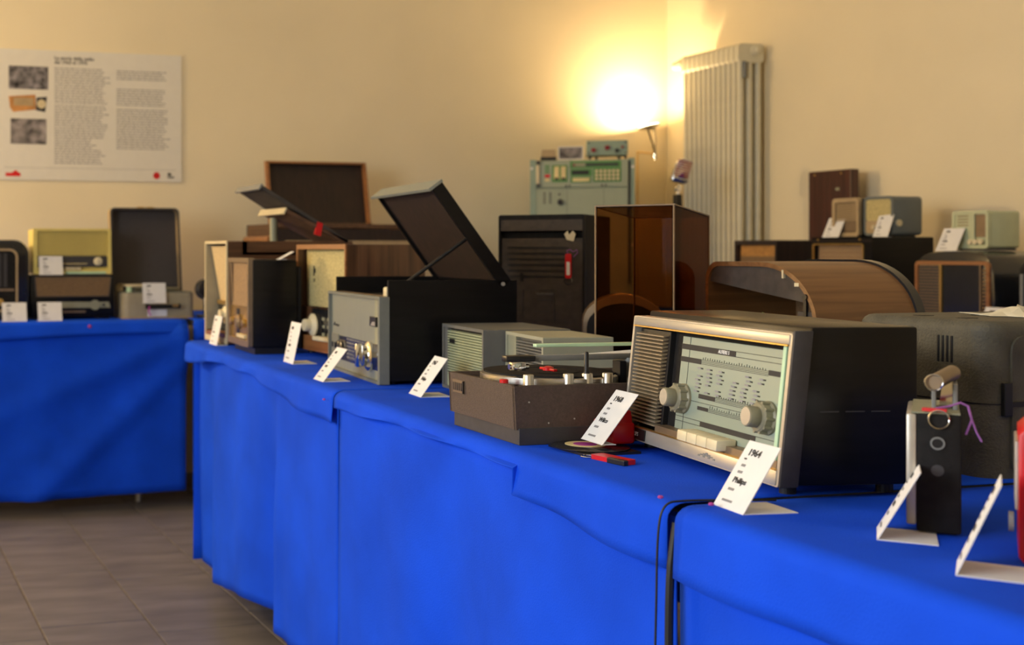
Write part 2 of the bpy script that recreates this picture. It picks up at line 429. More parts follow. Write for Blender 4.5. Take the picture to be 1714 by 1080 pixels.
# table by the right wall
table('folding table hidden under the blue cloth along the right wall', 3.40, 3.98, 2.32, 4.36)
rc = thing('tablecloth', 'blue tablecloth along the right wall under the bakelite radios', 'tablecloth', (3.37, 3.34, HT))
o = solid(obj('top_sheet', grid([[(x, y, -.001) for x in (.0, .2, .4, .63)] for y in (-1.04, -.5, 0, .5, 1.04)]), 'blue', rc, True), .0008)
rows = [[(folds(y, z, 1.1, .008), y, z - HT) for z in [HT - .002 - (HT - .08) * k / 10 for k in range(11)]] for y in [-1.04 + 2.08 * i / 50 for i in range(51)]]
solid(obj('skirt', grid(rows), 'blue', rc, True), .0015)

# ------------------------------------------------------------------ poster on the back wall
PX0, PX1, PZ0, PZ1 = .615, 1.452, 1.335, 1.915
po = thing('poster', 'white exhibition poster with Italian text columns and three pictures on the back wall', 'poster', ((PX0 + PX1) / 2, YB - .006, PZ0))
pw, ph = PX1 - PX0, PZ1 - PZ0
obj('board', B(-pw / 2, pw / 2, 0, .006, 0, ph), 'posterpaper', po)
px = lambda u: (u - 152.5) / 305 * pw
pz = lambda v: (308 - v) / 226 * ph
def flat(u0, u1, v0, v1, d=.0006): return B(px(u0), px(u1), -d, .001, pz(v1), pz(v0))
obj('photo_print', flat(17, 81, 111, 151), 'printphoto', po, label='dark group photograph')
ra = obj('radio_print', J(prism([(px(17), pz(164)), (px(60), pz(160)), (px(61), pz(186)), (px(24), pz(191)), (px(19), pz(183))], -.0006, .001)), 'printorange', po, label='picture of an orange-brown radio')
obj('grille_print', J(flat(25, 57, 166, 180, .0009)), 'tan', ra)
obj('dial_print', J(prism([(px(62), pz(165)), (px(79), pz(163)), (px(76), pz(190)), (px(61), pz(187))], -.0006, .001)), 'ink', po)
obj('disc_print', cyl((px(70), -.0009, pz(176)), (px(70), .001, pz(176)), .02), 'cream', po)
obj('photo_print', flat(20, 78, 202, 246), 'printphoto2', po, label='photograph of two people at a table')
text('La storia della radio', .0225, 'ink', po, (px(91), -.0003, pz(95)), align='LEFT', bold=.015)
text('dal 1960 al 1970', .0225, 'ink', po, (px(91), -.0003, pz(102.3)), align='LEFT', bold=.015)
ln = []
rnd = random.Random(3)
for a, b, u0, u1 in ((112, 172, 91, 178), (177, 232, 91, 176), (236, 250, 91, 160), (254, 281, 91, 170), (113, 130, 194, 277), (145, 176, 194, 275), (181, 250, 194, 280)):
    v = a
    while v < b:
        u = u0; ue = u1 + rnd.uniform(-8, 6)
        while u < ue - 2:
            wd = min(rnd.uniform(3, 11), ue - u); ln.append(flat(u, u + wd, v, v + 1.7, .0004)); u += wd + 1.4
        v += 4.55
obj('text_lines', J(*ln), 'inkgrey', po, kind='stuff')
obj('footer_rule', flat(10, 295, 286.5, 287, .0004), 'inkgrey', po)
lg = obj('logo', J(flat(12, 36, 296, 302), prism([(px(22), pz(296)), (px(28), pz(291)), (px(34), pz(296))], -.0006, .001)), 'red', po, label='small red emblem')
obj('logo', cyl((px(262), -.0006, pz(297)), (px(262), .001, pz(297)), .016), 'red', po, label='round red emblem')
obj('logo', J(flat(281, 287, 292, 297), flat(281, 292, 298.5, 301)), 'ink', po, label='small dark emblem')

# ------------------------------------------------------------------ year cards
def card(label, loc, rotz, w=.06, h=.078, lean=32, base=.05, year=None, brand=None, detail=True, group=None):
    t = thing('year_card', label, 'card', loc, rotz, group)
    k = math.tan(R(lean)); hz = h * math.cos(R(lean))
    leaf = prism([(0, 0), (.0009, 0), (.0009 + k * hz, hz), (k * hz, hz)], -w / 2, w / 2, 'x')
    lf = obj('leaf', leaf, 'paper', t)
    obj('base_flap', B(-w / 2, w / 2, 0, base, 0, .0009), 'paper', t)
    def onleaf(v): return (lambda zz: (k * zz - .0006, zz))((1 - v) * hz)
    def bar(u0, u1, v, hgt):
        y1, z1 = onleaf(v); y0, z0 = onleaf(v + hgt)
        return prism([(y0 + .0005, z0), (y0 - .0001, z0), (y1 - .0001, z1), (y1 + .0005, z1)], -w / 2 + u0 * w, -w / 2 + u1 * w, 'x')
    rot = (90 - lean, 0, 0)
    if year:
        y, z = onleaf(.16); text(year, h * .135, 'ink', lf, (-w / 2 + .18 * w, y, z), rot, 'LEFT', .02)
    else: obj('print', bar(.18, .36, .11, .07), 'ink', lf)
    if brand:
        y, z = onleaf(.58); text(brand, h * .115, 'ink', lf, (-w / 2 + .18 * w, y, z), rot, 'LEFT', .015)
    else: obj('print', bar(.18, .40, .54, .06), 'ink', lf)
    obj('print', J(bar(.16, .23, .25, .02)), 'ink', lf)
    obj('print', J(bar(.18, .30, .34, .035), bar(.18, .32, .44, .035), bar(.18, .36, .70, .035), bar(.18, .50, .87, .03)), 'inkgrey', lf)
    return t

# ------------------------------------------------------------------ generic radio pieces
def louvres(x0, x1, z0, z1, n, y, d, mat, parent, name='slat', k=0, th=.5):
    p = (z1 - z0) / n; me = None
    for i in range(n):
        if me is None:
            o = obj(name, prism([(y, 0), (y + d, p * .30), (y + d, p * (.30 + th)), (y, p * th)], x0, x1, 'x'), mat, parent); me = o.data
        else:
            o = bpy.data.objects.new(name, me); COL.objects.link(o); o.parent = parent
        o.location = (0, k * (z0 + i * p), z0 + i * p)
def knob(parent, loc, r, d, mat, cap=None, axis=(0, -1, 0), name='knob', seg=24):
    o = obj(name, lathe([(r, 0), (r, d * .75), (r * .9, d)], loc, axis, seg), mat, parent, True)
    if cap:
        l = Vector(loc) + Vector(axis) * d
        obj('knob_cap', lathe([(r * .62, 0), (r * .55, d * .25)], l, axis, seg), cap, o, True)
    return o

# ================================================================== MAIN TABLE
# ---- dial radio with two big knobs (nearest big radio)
def dial_radio():
    loc, rz = facing_aisle((.977, 1.147), .388, -9.8)
    t = thing('table_radio', 'black-cased table radio with green-grey tuning dial, two large knobs and ivory push keys', 'radio', loc, rz)
    k = math.tan(R(6)); W = .194
    body = obj('case', prism([(.0225, .013), (.165, .013), (.165, .188), (.0415, .188)], -W, W, 'x', .003), 'blackgloss', t, True)
    for sx in (-1, 1):
        for y in (.03, .145): obj('foot', cyl((sx * .165, y, 0), (sx * .165, y, .014), .009), 'black', t)
    bz = obj('bezel', shear(J(frame(-W, W, .012, .181, .0055, 0, .018, .003)), k), 'silver', t, True)
    obj('top_strip', shear(J(B(-W + .004, W - .004, -.0012, .004, .1685, .1795, .0012)), k), 'silver', bz, True)
    obj('bottom_strip', shear(J(B(-W + .004, W - .004, -.0014, .004, .0135, .030, .0012)), k), 'silver', bz, True)
    obj('copper_line', shear(J(B(-W + .005, W - .005, -.0025, .003, .030, .0318), B(-W + .005, W - .005, -.0022, .003, .1668, .1685)), k), 'brass', bz)
    obj('side_cheek', shear(B(W - .001, W + .0035, .0, .022, .012, .184, .0015), k), 'darkgrey', t, True)
    obj('back_board', shear(B(-W + .005, W - .005, .0168, .024, .03, .168), k), 'blackmat', t)
    g = obj('grille_box', shear(B(-.187, -.100, .009, .018, .034, .164, .001), k), 'black', t)
    louvres(-.184, -.104, .037, .161, 25, .001, .008, 'ribgold', g, 'rib', k, .34)
    sh = obj('key_shelf', shear(B(-.100, W - .006, -.0005, .017, .0315, .040), k), 'bronze', t)
    dl = obj('dial_plate', shear(B(-.075, .180, .0135, .0165, .040, .160, .0006), k), 'dial', t)
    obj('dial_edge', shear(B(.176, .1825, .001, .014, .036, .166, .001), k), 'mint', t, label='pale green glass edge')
    def mk(x0, x1, z0, z1): return shear(B(x0, x1, .0130, .0136, z0, z1), k)
    for q in ((-.075, .058, .1435, .1505), (-.075, -.022, .1275, .134), (.132, .176, .129, .135), (-.02, .02, .085, .0905), (-.02, .006, .0705, .075), (-.01, .118, .0505, .057)): obj('scale_band', mk(*q), 'ink', dl)
    L = [mk(.058, .176, .1435, .1441), mk(.058, .176, .1499, .1505)]
    for z in (.128, .1298, .1316, .1334): L.append(mk(-.022, .132, z, z + .0005))
    for z in (.085, .0868, .0886, .0902): L.append(mk(.02, .125, z, z + .0005))
    for z in (.0705, .0723, .0741): L.append(mk(.006, .12, z, z + .0005))
    L += [mk(-.075, .176, .0795, .08), mk(-.075, -.01, .0505, .0511), mk(-.075, -.01, .0564, .057), mk(.118, .176, .0505, .0511), mk(.118, .176, .0564, .057), mk(-.054, -.0536, .04, .16), mk(.160, .1604, .04, .16)]
    rnd = random.Random(5)
    for i in range(26): L.append(mk(-.018 + i * .0057, -.0174 + i * .0057, .1342, .1342 + rnd.choice((.0015, .003, .0022))))
    for i in range(18): L.append(mk(.024 + i * .0054, .0246 + i * .0054, .0908, .0908 + rnd.choice((.0015, .003)))); L.append(mk(.01 + i * .0057, .0106 + i * .0057, .0752, .0752 + rnd.choice((.0015, .003))))
    obj('scale_lines', J(*L), 'ink', dl, kind='stuff')
    S = []; D = []
    for r in range(7):
        for c in range(6):
            if rnd.random() < .08: continue
            x = -.022 + c * .026 + rnd.uniform(-.003, .003) + (c > 2) * (6 - r) * .0022; z = .1215 - r * .0049
            S.append(mk(x - .009, x - .001, z, z + .0022)); D.append(mk(x + .0002, x + .0045, z + .0002, z + .0019))
    obj('station_names', J(*S), 'inkgrey', dl, kind='stuff'); obj('station_dashes', J(*D), 'ink', dl, kind='stuff')
    text('ALFIERE S', .0062, 'white', dl, (.031, .0128 + k * .147, .147), (90 - 6, 0, 0), bold=.02)
    for x, z in ((-.057, .080), (.141, .081)):
        ax = Vector((0, -1, k)).normalized()
        p = Vector((x, .0135 + k * z, z))
        kb = obj('tuning_knob', lathe([(.0195, 0), (.0195, .003), (.0172, .005), (.0172, .013), (.0155, .015)], p, ax, 36), 'knob', t, True)
        rb = []
        for i in range(10):
            a = 2 * math.pi * i / 10; rb.append(lathe([(.0022, .004), (.0022, .0135)], p + Vector((math.cos(a) * .0172, math.sin(a) * .0172 * k, math.sin(a) * .0172)), ax, 8))
        obj('finger_ribs', J(*rb), 'knob', kb, True)
        obj('knob_cap', lathe([(.0112, .013), (.0120, .017), (.0120, .0265), (.0112, .0278)], p, ax, 30), 'knob', kb, True)
        obj('knob_disc', lathe([(.0102, .0275), (.0102, .0284)], p, ax, 30), 'silver', kb, True)
    for i in range(4): obj('push_key', shear(B(-.016 + i * .0245, .0078 + i * .0245, -.013, .012, .0335, .0468, .0018), k), 'ivory', t, True)
    pl = obj('name_plate', shear(B(-.187, -.122, -.003, .0, .0142, .0288, .0006), k), 'black', t)
    text('PHILIPS', .0075, 'white', pl, (-.152, -.0033 + k * .0215, .0215), (84, 0, 0), bold=.01)
    obj('worn_emblem', shear(J(*[B(.02 + i * .006, .025 + i * .006, -.0018, -.0012, .019 + .002 * (i % 2), .0255 - .0015 * abs(i - 3)) for i in range(7)]), k), 'grey', bz)
    obj('side_vent', J(*[B(W - .0002, W + .0006, .05 + i * .03, .072 + i * .03, .094, .0952) for i in range(3)]), 'darkgrey', t)
dial_radio()

# ---- record player
def record_player():
    loc, rz = facing_aisle((.892, 1.551), .213, -2.5)
    W = .1065; D = .285
    t = thing('record_player', 'open record player in brown leatherette case with aluminium knobs', 'record player', loc, rz)
    obj('plinth', B(-W - .002, W - .002, .004, D - .006, 0, .024, .001), 'darkgrey', t)
    cs = obj('case', J(prism([(-.002, .083), (.001, .0215), (D, .0215), (D, .083)], -W - .010, -W - .004, 'x'), prism([(-.002, .083), (.001, .0215), (D, .0215), (D, .083)], W - .012, W - .006, 'x'),
             prism([(-.002, .083), (.001, .0215), (.007, .0215), (.005, .083)], -W - .010, W - .006, 'x'), B(-W - .010, W - .006, D - .006, D, .0215, .083)), 'leather', t)
    obj('near_panel', prism([(-.0022, .0825), (.0008, .022), (D, .022), (D, .0825)], W - .0065, W - .0045, 'x'), 'leather', t)
    for y, z in ((.02, .06), (.09, .035), (.16, .062), (.05, .03)): obj('rivet', cyl((W - .0048, y, z), (W - .0035, y, z), .0012, seg=8), 'silver', t)
    dk = obj('deck', B(-W - .004, W - .010, .004, D - .006, .066, .076), 'black', t)
    cx, cy = -.008, .110
    pt = obj('platter', lathe([(.088, .076), (.1, .079), (.1, .0885), (.096, .0905), (.05, .0905), (.01, .0905)], (cx, cy, 0), (0, 0, 1), 64), 'alu', t, True)
    obj('mat_rubber', lathe([(.095, .0903), (.095, .0925), (.06, .0925), (.059, .0915), (.045, .0915), (.044, .0925), (.004, .0925)], (cx, cy, 0), (0, 0, 1), 64), 'platter', pt, True)
    obj('centre_adapter', J(*[B(cx - .022, cx + .022, cy - .003, cy + .003, .0925, .096, .001) for _ in (0,)], lathe([(.008, .0925), (.008, .097), (.003, .099)], (cx, cy, 0), (0, 0, 1), 16)), 'red', pt, True, 'red centre adapter')
    obj('spindle', lathe([(.0045, .0), (.0045, .02), (.0032, .022), (.0032, .048), (.002, .05)], (W - .02, .118, .078), (0, 0, 1), 14), 'black', t, True)
    for x, y in ((W - .021, .028), (W - .021, .090), (W - .021, .120), (W - .021, .152)):
        obj('knob', lathe([(.0075, .076), (.0075, .0955), (.0068, .0968)], (x, y, 0), (0, 0, 1), 20), 'alu', t, True)
    obj('red_knob', lathe([(.0062, .076), (.0062, .087), (.005, .088)], (W - .05, .005, 0), (0, 0, 1), 16), 'red', t, True, 'small red knob')
    arm = obj('tonearm', J(B(W - .068, W - .060, .03, .225, .112, .1205, .0015), cyl((W - .064, .215, .076), (W - .064, .215, .114), .009), cyl((W - .064, .215, .076), (W - .064, .215, .085), .018)), 'grey', t, True)
    obj('headshell', B(W - .073, W - .055, .012, .058, .1115, .1205, .002), 'black', arm, True)
    obj('cartridge', J(B(W - .070, W - .058, .022, .044, .099, .1115, .001), cyl((W - .064, .02, .104), (W - .064, .05, .104), .004)), 'chrome', arm, True)
    obj('arm_rest', J(B(W - .07, W - .05, .19, .2, .076, .11), cyl((W - .03, .21, .076), (W - .03, .21, .1), .01)), 'black', t)
    obj('rest_plate', prism([(.165, .113), (.27, .119), (.27, .121), (.165, .115)], W - .125, W - .08, 'x'), 'white', t)
    obj('plate_post', B(W - .12, W - .085, .22, .255, .076, .116, .002), 'greengrey', t)
    obj('overarm', J(B(W - .14, W - .128, .098, .275, .126, .131, .001), cyl((W - .134, .268, .076), (W - .134, .268, .128), .005)), 'mint', t, True, 'pale green bar above the platter')
    bd = obj('badge', prism([(-.0035, .0735), (-.0025, .0535), (.002, .0535), (.002, .0735)], -W + .008, -W + .047, 'x'), 'bronze', t)
    for i in range(5): obj('raised_mark', B(-W + .010 + i * .0066, -W + .014 + i * .0066, -.0045, -.002, .0575, .0695, .0006), 'leather', bd)
    obj('badge_end', B(-W + .044, -W + .047, -.0043, -.002, .054, .073), 'black', bd)
record_player()

# ---- radio-phonograph with raised lid
def radio_phono():
    loc, rz = facing_aisle((1.032, 2.325), .395, -6.7)
    W = .1975; D = .285
    t = thing('radio_phonograph', 'black radio-phonograph with greenish metal front and its lid propped open', 'radio', loc, rz)
    obj('near_wall', prism([(.012, .008), (D, .008), (D, .212), (.012, .212)], W - .004, W + .004, 'x'), 'blackgloss', t)
    obj('far_wall', prism([(.012, .008), (D, .008), (D, .212), (.012, .212)], -W - .004, -W + .004, 'x'), 'blackgloss', t)
    obj('back_wall', B(-W, W, D - .008, D, .008, .212), 'blackgloss', t)
    obj('body', B(-W + .004, W - .004, .010, D - .008, .008, .168), 'blackmat', t)
    for sx in (-1, 1):
        for y in (.03, .25): obj('foot', cyl((sx * .17, y, 0), (sx * .17, y, .009), .01), 'black', t)
    fp = obj('front_panel', B(-W, W, .0, .010, .0, .176, .001), 'greenmetal', t)
    obj('front_frame', frame(-W - .001, W + .001, -.0005 + .001, .179, .006, -.008, .003, .001), 'greengrey', t)
    obj('top_trim', B(-W, W, -.006, .03, .1755, .1785, .001), 'bronze', t)
    obj('corner_trim', B(W - .001, W + .006, -.008, .014, .001, .179, .001), 'greengrey', t)
    obj('panel_strip', B(.150, W - .006, -.0012, 0, .006, .172), 'olive', fp)
    lt = obj('latch', B(.128, .172, -.006, .0, .116, .136, .001), 'black', t)
    obj('latch_plate', prism([(.138, .118), (.168, .118), (.168, .126), (.150, .126)], -.0068, -.0058), 'silver', lt)
    obj('logo', tube([(-.175, -.0006, .100), (-.165, -.0006, .108), (-.160, -.0006, .100), (-.153, -.0006, .104), (-.147, -.0006, .100), (-.141, -.0006, .104), (-.136, -.0006, .100), (-.128, -.0006, .103)], .0012, 5), 'ink', fp)
    obj('switch_plate', B(-.19, -.13, -.002, 0, .032, .082), 'greengrey', fp)
    obj('switch', J(*[B(-.18 + i * .022, -.175 + i * .022, -.005, -.001, .05, .062) for i in (0, 1)]), 'darkgrey', fp)
    dl = obj('tuning_dial', B(-.122, W - .006, -.0015, .0, .026, .080), 'dialblack', fp)
    M = []
    rnd = random.Random(2)
    for r in range(6):
        M.append(B(-.06, .10, -.0021, -.0014, .033 + r * .008, .0336 + r * .008))
        for i in range(16): M.append(B(-.06 + i * .0105, -.0555 + i * .0105 + rnd.uniform(0, .003), -.0021, -.0014, .0352 + r * .008, .0378 + r * .008))
    obj('scale_marks', J(*M), 'inkgrey', dl, kind='stuff')
    for x in (-.112, -.092): obj('knob', lathe([(.0155, 0), (.0155, .007), (.012, .009)], (x, -.0015, .054), (0, -1, 0), 24), 'dialblack', t, True); obj('knob_rim', lathe([(.0168, 0), (.0168, .002)], (x, -.0015, .054), (0, -1, 0), 24), 'chrome', t, True)
    kb = obj('tuning_knob', lathe([(.031, 0), (.031, .006), (.027, .009), (.022, .011), (.022, .018)], (.118, -.0015, .053), (0, -1, 0), 32), 'chrome', t, True)
    obj('pointer', B(.113, .123, -.034, -.018, .03, .078, .003), 'chrome', kb, True)
    obj('deck_plate', B(-.17, .13, .05, .25, .168, .174), 'black', t)
    obj('tonearm', J(B(.135, .147, .05, .19, .182, .190, .003), cyl((.141, .19, .168), (.141, .19, .19), .011)), 'cream', t, True)
    obj('tonearm_head', B(.13, .153, .022, .05, .176, .197, .004), 'cream', t, True)
    # lid
    y1, z1, y0, z0 = .272, .212, .125, .412
    d = Vector((0, y0 - y1, z0 - z1)); L = d.length; nrm = Vector((0, -(z1 - z0), (y0 - y1))).normalized()
    dy, dz = d.y / L, d.z / L; ny, nz = -dz, dy            # inward normal (towards the deck)
    if nz > 0: ny, nz = -ny, -nz
    P4 = lambda s, q: (y1 + dy * s + ny * q, z1 + dz * s + nz * q)
    ld = obj('lid', prism([P4(0, 0), P4(L, 0), P4(L, .012), P4(0, .012)], -W - .004, W + .004, 'x'), 'blackgloss', t)
    obj('lid_lining', prism([P4(.008, .0122), P4(L - .012, .0122), P4(L - .012, .0128), P4(.008, .0128)], -W + .006, W - .006, 'x'), 'darkwood', ld)
    obj('lid_rim', prism([P4(0, .012), P4(L, .012), P4(L, .026), P4(0, .026)], W - .003, W + .004, 'x'), 'blackgloss', ld); obj('lid_rim', prism([P4(0, .012), P4(L, .012), P4(L, .020), P4(0, .020)], -W - .004, -W + .003, 'x'), 'blackgloss', ld)
    obj('lid_front', prism([P4(L, -.002), P4(L + .006, -.002), P4(L + .006, .032), P4(L, .032)], -W - .006, W + .006, 'x'), 'greenmetal', ld)
    obj('lid_stay', tube([(W - .02, .055, .205), (W - .02, *P4(L * .48, .012))], .004), 'black', t)
    obj('hinge_screw', cyl((W + .003, D - .03, .204), (W + .006, D - .03, .204), .004, seg=12), 'silver', t)
radio_phono()

# ---- louvred boxes (speakers)
def louvre_box(label, near, w, d, h, yaw, case_m, face_m, n, kind):
    loc, rz = facing_aisle(near, w, yaw); W = w / 2
    t = thing('louvred_speaker', label, 'speaker', loc, rz)
    obj('case', J(ring(rr(-W, W, 0, h, .002), rr(-W + .006, W - .006, .006, h - .006, .001), 0, .014), B(-W, W, .013, d, 0, h, .0015)), case_m, t)
    bk = obj('face', B(-W + .006, W - .006, .0105, .0135, .006, h - .006), 'blackmat' if kind else face_m, t)
    m = .022 if kind else .045
    louvres(-W + m, W - .008, .030 if kind else .010, h - .010, n, .003, .007, face_m, bk, th=.45)
    if kind:
        obj('side_panel', B(-W + .006, -W + m - .001, .004, .0105, .006, h - .006), case_m, t)
        obj('badge', B(-W + .036, -W + .062, .0015, .004, h - .036, h - .028), 'black', t)
        s = obj('slot_panel', B(-W + m, W - .008, .003, .0105, .006, .029), face_m, t)
        obj('slot', B(-W + m + .015, W - .05, .0018, .0031, .010, .022), 'darkgrey', s)
    else:
        obj('side_panel', B(-W + .006, -W + m - .001, .003, .0105, .006, h - .006), 'olive', t)
        b = obj('badge_bar', prism([(-W + .05, h * .48), (W - .035, h * .44), (W - .035, h * .36), (-W + .05, h * .40)], .0005, .0030), 'silver', t)
        obj('badge_square', B(-W + .038, -W + .05, 0, .003, h * .40, h * .50), 'black', t)
louvre_box('dark-cased speaker with pale green louvres beside the black radio-phonograph', (1.112, 2.055), .215, .17, .127, -6.7, 'puttydark', 'louvregreen', 17, 1)
louvre_box('putty-coloured speaker box with grey louvres behind the record player', (1.125, 1.872), .176, .125, .125, -9, 'putty', 'puttydark', 20, 0)

# ---- upright wooden radio with yellow cloth
def cloth_radio():
    loc, rz = facing_aisle((1.164, 2.836), .317, 2)
    W = .1585; D = .215; h = .288
    t = thing('table_radio', 'walnut table radio with yellow speaker cloth and one big cream knob', 'radio', loc, rz)
    obj('cabinet', J(B(-W, W, .030, D, .012, h, .002), ring(rr(-W, W, .012, h, .002, 4), rr(-W + .008, W - .008, .014, h - .010, .001, 4), 0, .031)), 'walnut', t, True)
    obj('front_edging', J(ring(rr(-W - .0005, W + .0005, .0115, h + .0005, .002, 4), rr(-W + .006, W - .006, .05, h - .012, .001, 4), -.003, .0015)), 'teak', t)
    for sx in (-1, 1):
        for y in (.03, .18): obj('foot', cyl((sx * .13, y, 0), (sx * .13, y, .013), .009), 'black', t)
    obj('speaker_cloth', B(-W + .02, W - .008, .018, .028, .125, h - .012, .004), 'cloth_yellow', t, True)
    obj('emblem', J(B(-.088, -.084, .0165, .0182, .205, .232), B(-.081, -.077, .0165, .0182, .214, .226), B(-.086, -.082, .0165, .0182, .190, .199)), 'black', t)
    dp = obj('control_panel', B(-.085, W - .008, .012, .030, .045, .120), 'dialblack', t)
    obj('dial_print', J(*[B(-.02 + (i % 3) * .035, -.002 + (i % 3) * .035, .0112, .0121, .052 + (i // 3) * .020, .060 + (i // 3) * .020) for i in range(9)]), 'olive', dp)
    kb = obj('tuning_knob', lathe([(.030, 0), (.030, .004), (.022, .009), (.016, .012), (.016, .026), (.0145, .028)], (-.062, .006, .078), (0, -1, 0), 32), 'ivory', t, True)
    obj('knob_ring', lathe([(.036, 0), (.036, .004)], (-.052, .0125, .074), (0, -1, 0), 32), 'black', kb, True)
    obj('side_post', B(-W + .008, -.085, .010, .030, .045, .125), 'walnut', t)
    obj('lower_rail', B(-W + .006, W - .006, -.001, .030, .0125, .043, .001), 'teak', t)
    for i in range(8): obj('push_key', B(-.035 + i * .014, -.0225 + i * .014, -.010, .014, .0405, .0515, .002), 'ivory', t, True)
cloth_radio()

# ---- dark radio with bronze front
def bronze_radio():
    loc, rz = facing_aisle((1.003, 3.097), .237, -3.7)
    W = .1185; D = .125; h = .253
    t = thing('table_radio', 'black upright radio with a bronze framed front and two gold knobs', 'radio', loc, rz)
    obj('cabinet', J(prism(rr(-W, W, .016, h - .004, .006, 4), .006, D, 'y', .003)), 'blackgloss', t, True)
    obj('rear_housing', B(-W + .004, W - .006, D - .001, D + .016, .014, h - .022, .006), 'blackmat', t, True)
    obj('base', B(-W + .008, W - .004, .012, D - .005, 0, .018), 'black', t)
    obj('front_frame', ring(rr(-W - .001, W - .004, .018, h, .006, 4), rr(-W + .012, W - .016, .034, h - .012, .003, 4), -.006, .012), 'bronze', t, True)
    obj('speaker_cloth', B(-W + .010, W - .014, .003, .0065, .122, h - .012), 'cloth_tan', t)
    obj('cloth_slope', prism([(.003, .245), (-.004, .245), (.003, .13)], -W + .012, -W + .03, 'x'), 'bronze', t)
    p = obj('control_panel', B(-W + .010, W - .014, .002, .0065, .034, .121), 'brass', t)
    obj('tuning_slot', J(B(-.042, -.012, .0005, .0022, .04, .115, .0008)), 'black', p)
    for x in (-.075, .058): knob(t, (x, .002, .079), .011, .012, 'brass')
    obj('centre_knob', lathe([(.02, 0), (.02, .006), (.014, .012)], (-.008, .001, .08), (0, -1, 0), 24), 'bronze', t, True)
    for i in range(4): obj('push_key', B(-.02 + i * .022, .0 + i * .022, -.006, .003, .038, .048, .001), 'cream', t)
    obj('sill', B(-W + .012, W - .016, -.005, .004, .028, .036, .001), 'bronze', t)
bronze_radio()

# ---- cream fronted radio-phonograph with two raised lids
def lidded_radio():
    loc, rz = facing_aisle((1.035, 3.415), .225, 0)
    W = .1125; D = .385; h = .300
    t = thing('radio_phonograph', 'walnut radio-phonograph with cream-edged front and two raised lids at the table end', 'radio', loc, rz)
    obj('cabinet', J(B(-W, W, .045, D, .004, h - .03, .002), B(-W, -W + .008, .045, D, .26, h), B(W - .008, W, .045, D, .26, h), B(-W, W, D - .01, D, .26, h), B(-W, W, .045, .06, .26, h),
        ring(rr(-W, W, .004, h, .002, 4), rr(-W + .007, W - .007, .022, h - .008, .001, 4), 0, .046)), 'walnuth', t)
    obj('front_edging', ring(rr(-W - .0005, W + .0005, .0035, h + .0005, .002, 4), rr(-W + .006, W - .006, .02, h - .007, .001, 4), -.003, .001), 'cream', t)
    obj('side_lining', prism([(.001, .035), (.044, .035), (.044, .29), (.001, .29)], -W + .0075, -W + .011, 'x'), 'tanvinyl', t)
    obj('speaker_cloth', prism([(.040, .12), (.012, .285), (.016, .285), (.044, .12)], -W + .02, W - .008, 'x'), 'cloth_cream', t)
    obj('cloth_rail', B(-W + .02, W - .008, .030, .044, .112, .124), 'brass', t)
    obj('control_panel', B(-W + .02, W - .008, .034, .045, .03, .112), 'dialblack', t)
    obj('tuning_knob', lathe([(.026, 0), (.026, .006), (.016, .012), (.016, .022)], (.005, .03, .083), (0, -1, 0), 28), 'ivory', t, True)
    obj('second_knob', lathe([(.018, 0), (.018, .014)], (.06, .034, .085), (0, -1, 0), 24), 'cream', t, True)
    obj('lower_rail', B(-W + .006, W - .006, -.001, .044, .005, .032), 'teak', t)
    def lid(name, hy, hz, fy, fz, th, mat, inner, front, fh):
        d = Vector((fy - hy, fz - hz)); L = d.length; u = d / L; n = Vector((-u.y, u.x)); n = n if n.y < 0 else -n
        Q = lambda s, q: (hy + u.x * s + n.x * q, hz + u.y * s + n.y * q)
        l = obj(name, prism([Q(0, 0), Q(L, 0), Q(L, th), Q(0, th)], -W - .002, W + .002, 'x'), mat, t)
        obj('lid_underside', prism([Q(.006, th), Q(L - .01, th), Q(L - .01, th + .001), Q(.006, th + .001)], -W + .004, W - .004, 'x'), inner, l)
        obj('lid_front', prism([Q(L, -.002), Q(L + .005, -.002), Q(L + .005, fh), Q(L, fh)], -W - .003, W + .003, 'x'), front, l)
        return l
    lid('inner_lid', .388, .294, .180, .394, .010, 'lidwood', 'lidwood', 'cream', .018)
    lid('outer_lid', .372, .302, .106, .462, .009, 'lidgrey', 'lidgrey', 'grey', .016)
    obj('lid_prop', J(cyl((-.06, .20, .27), (-.06, .20, .372), .012), cyl((-.06, .20, .27), (-.06, .20, .30), .02)), 'olive', t)
    tg = obj('red_tag', prism([(.265, .32), (.285, .315), (.292, .352), (.275, .358)], W - .002, W + .003, 'x'), 'red', t, label='red tag on the lid')
lidded_radio()

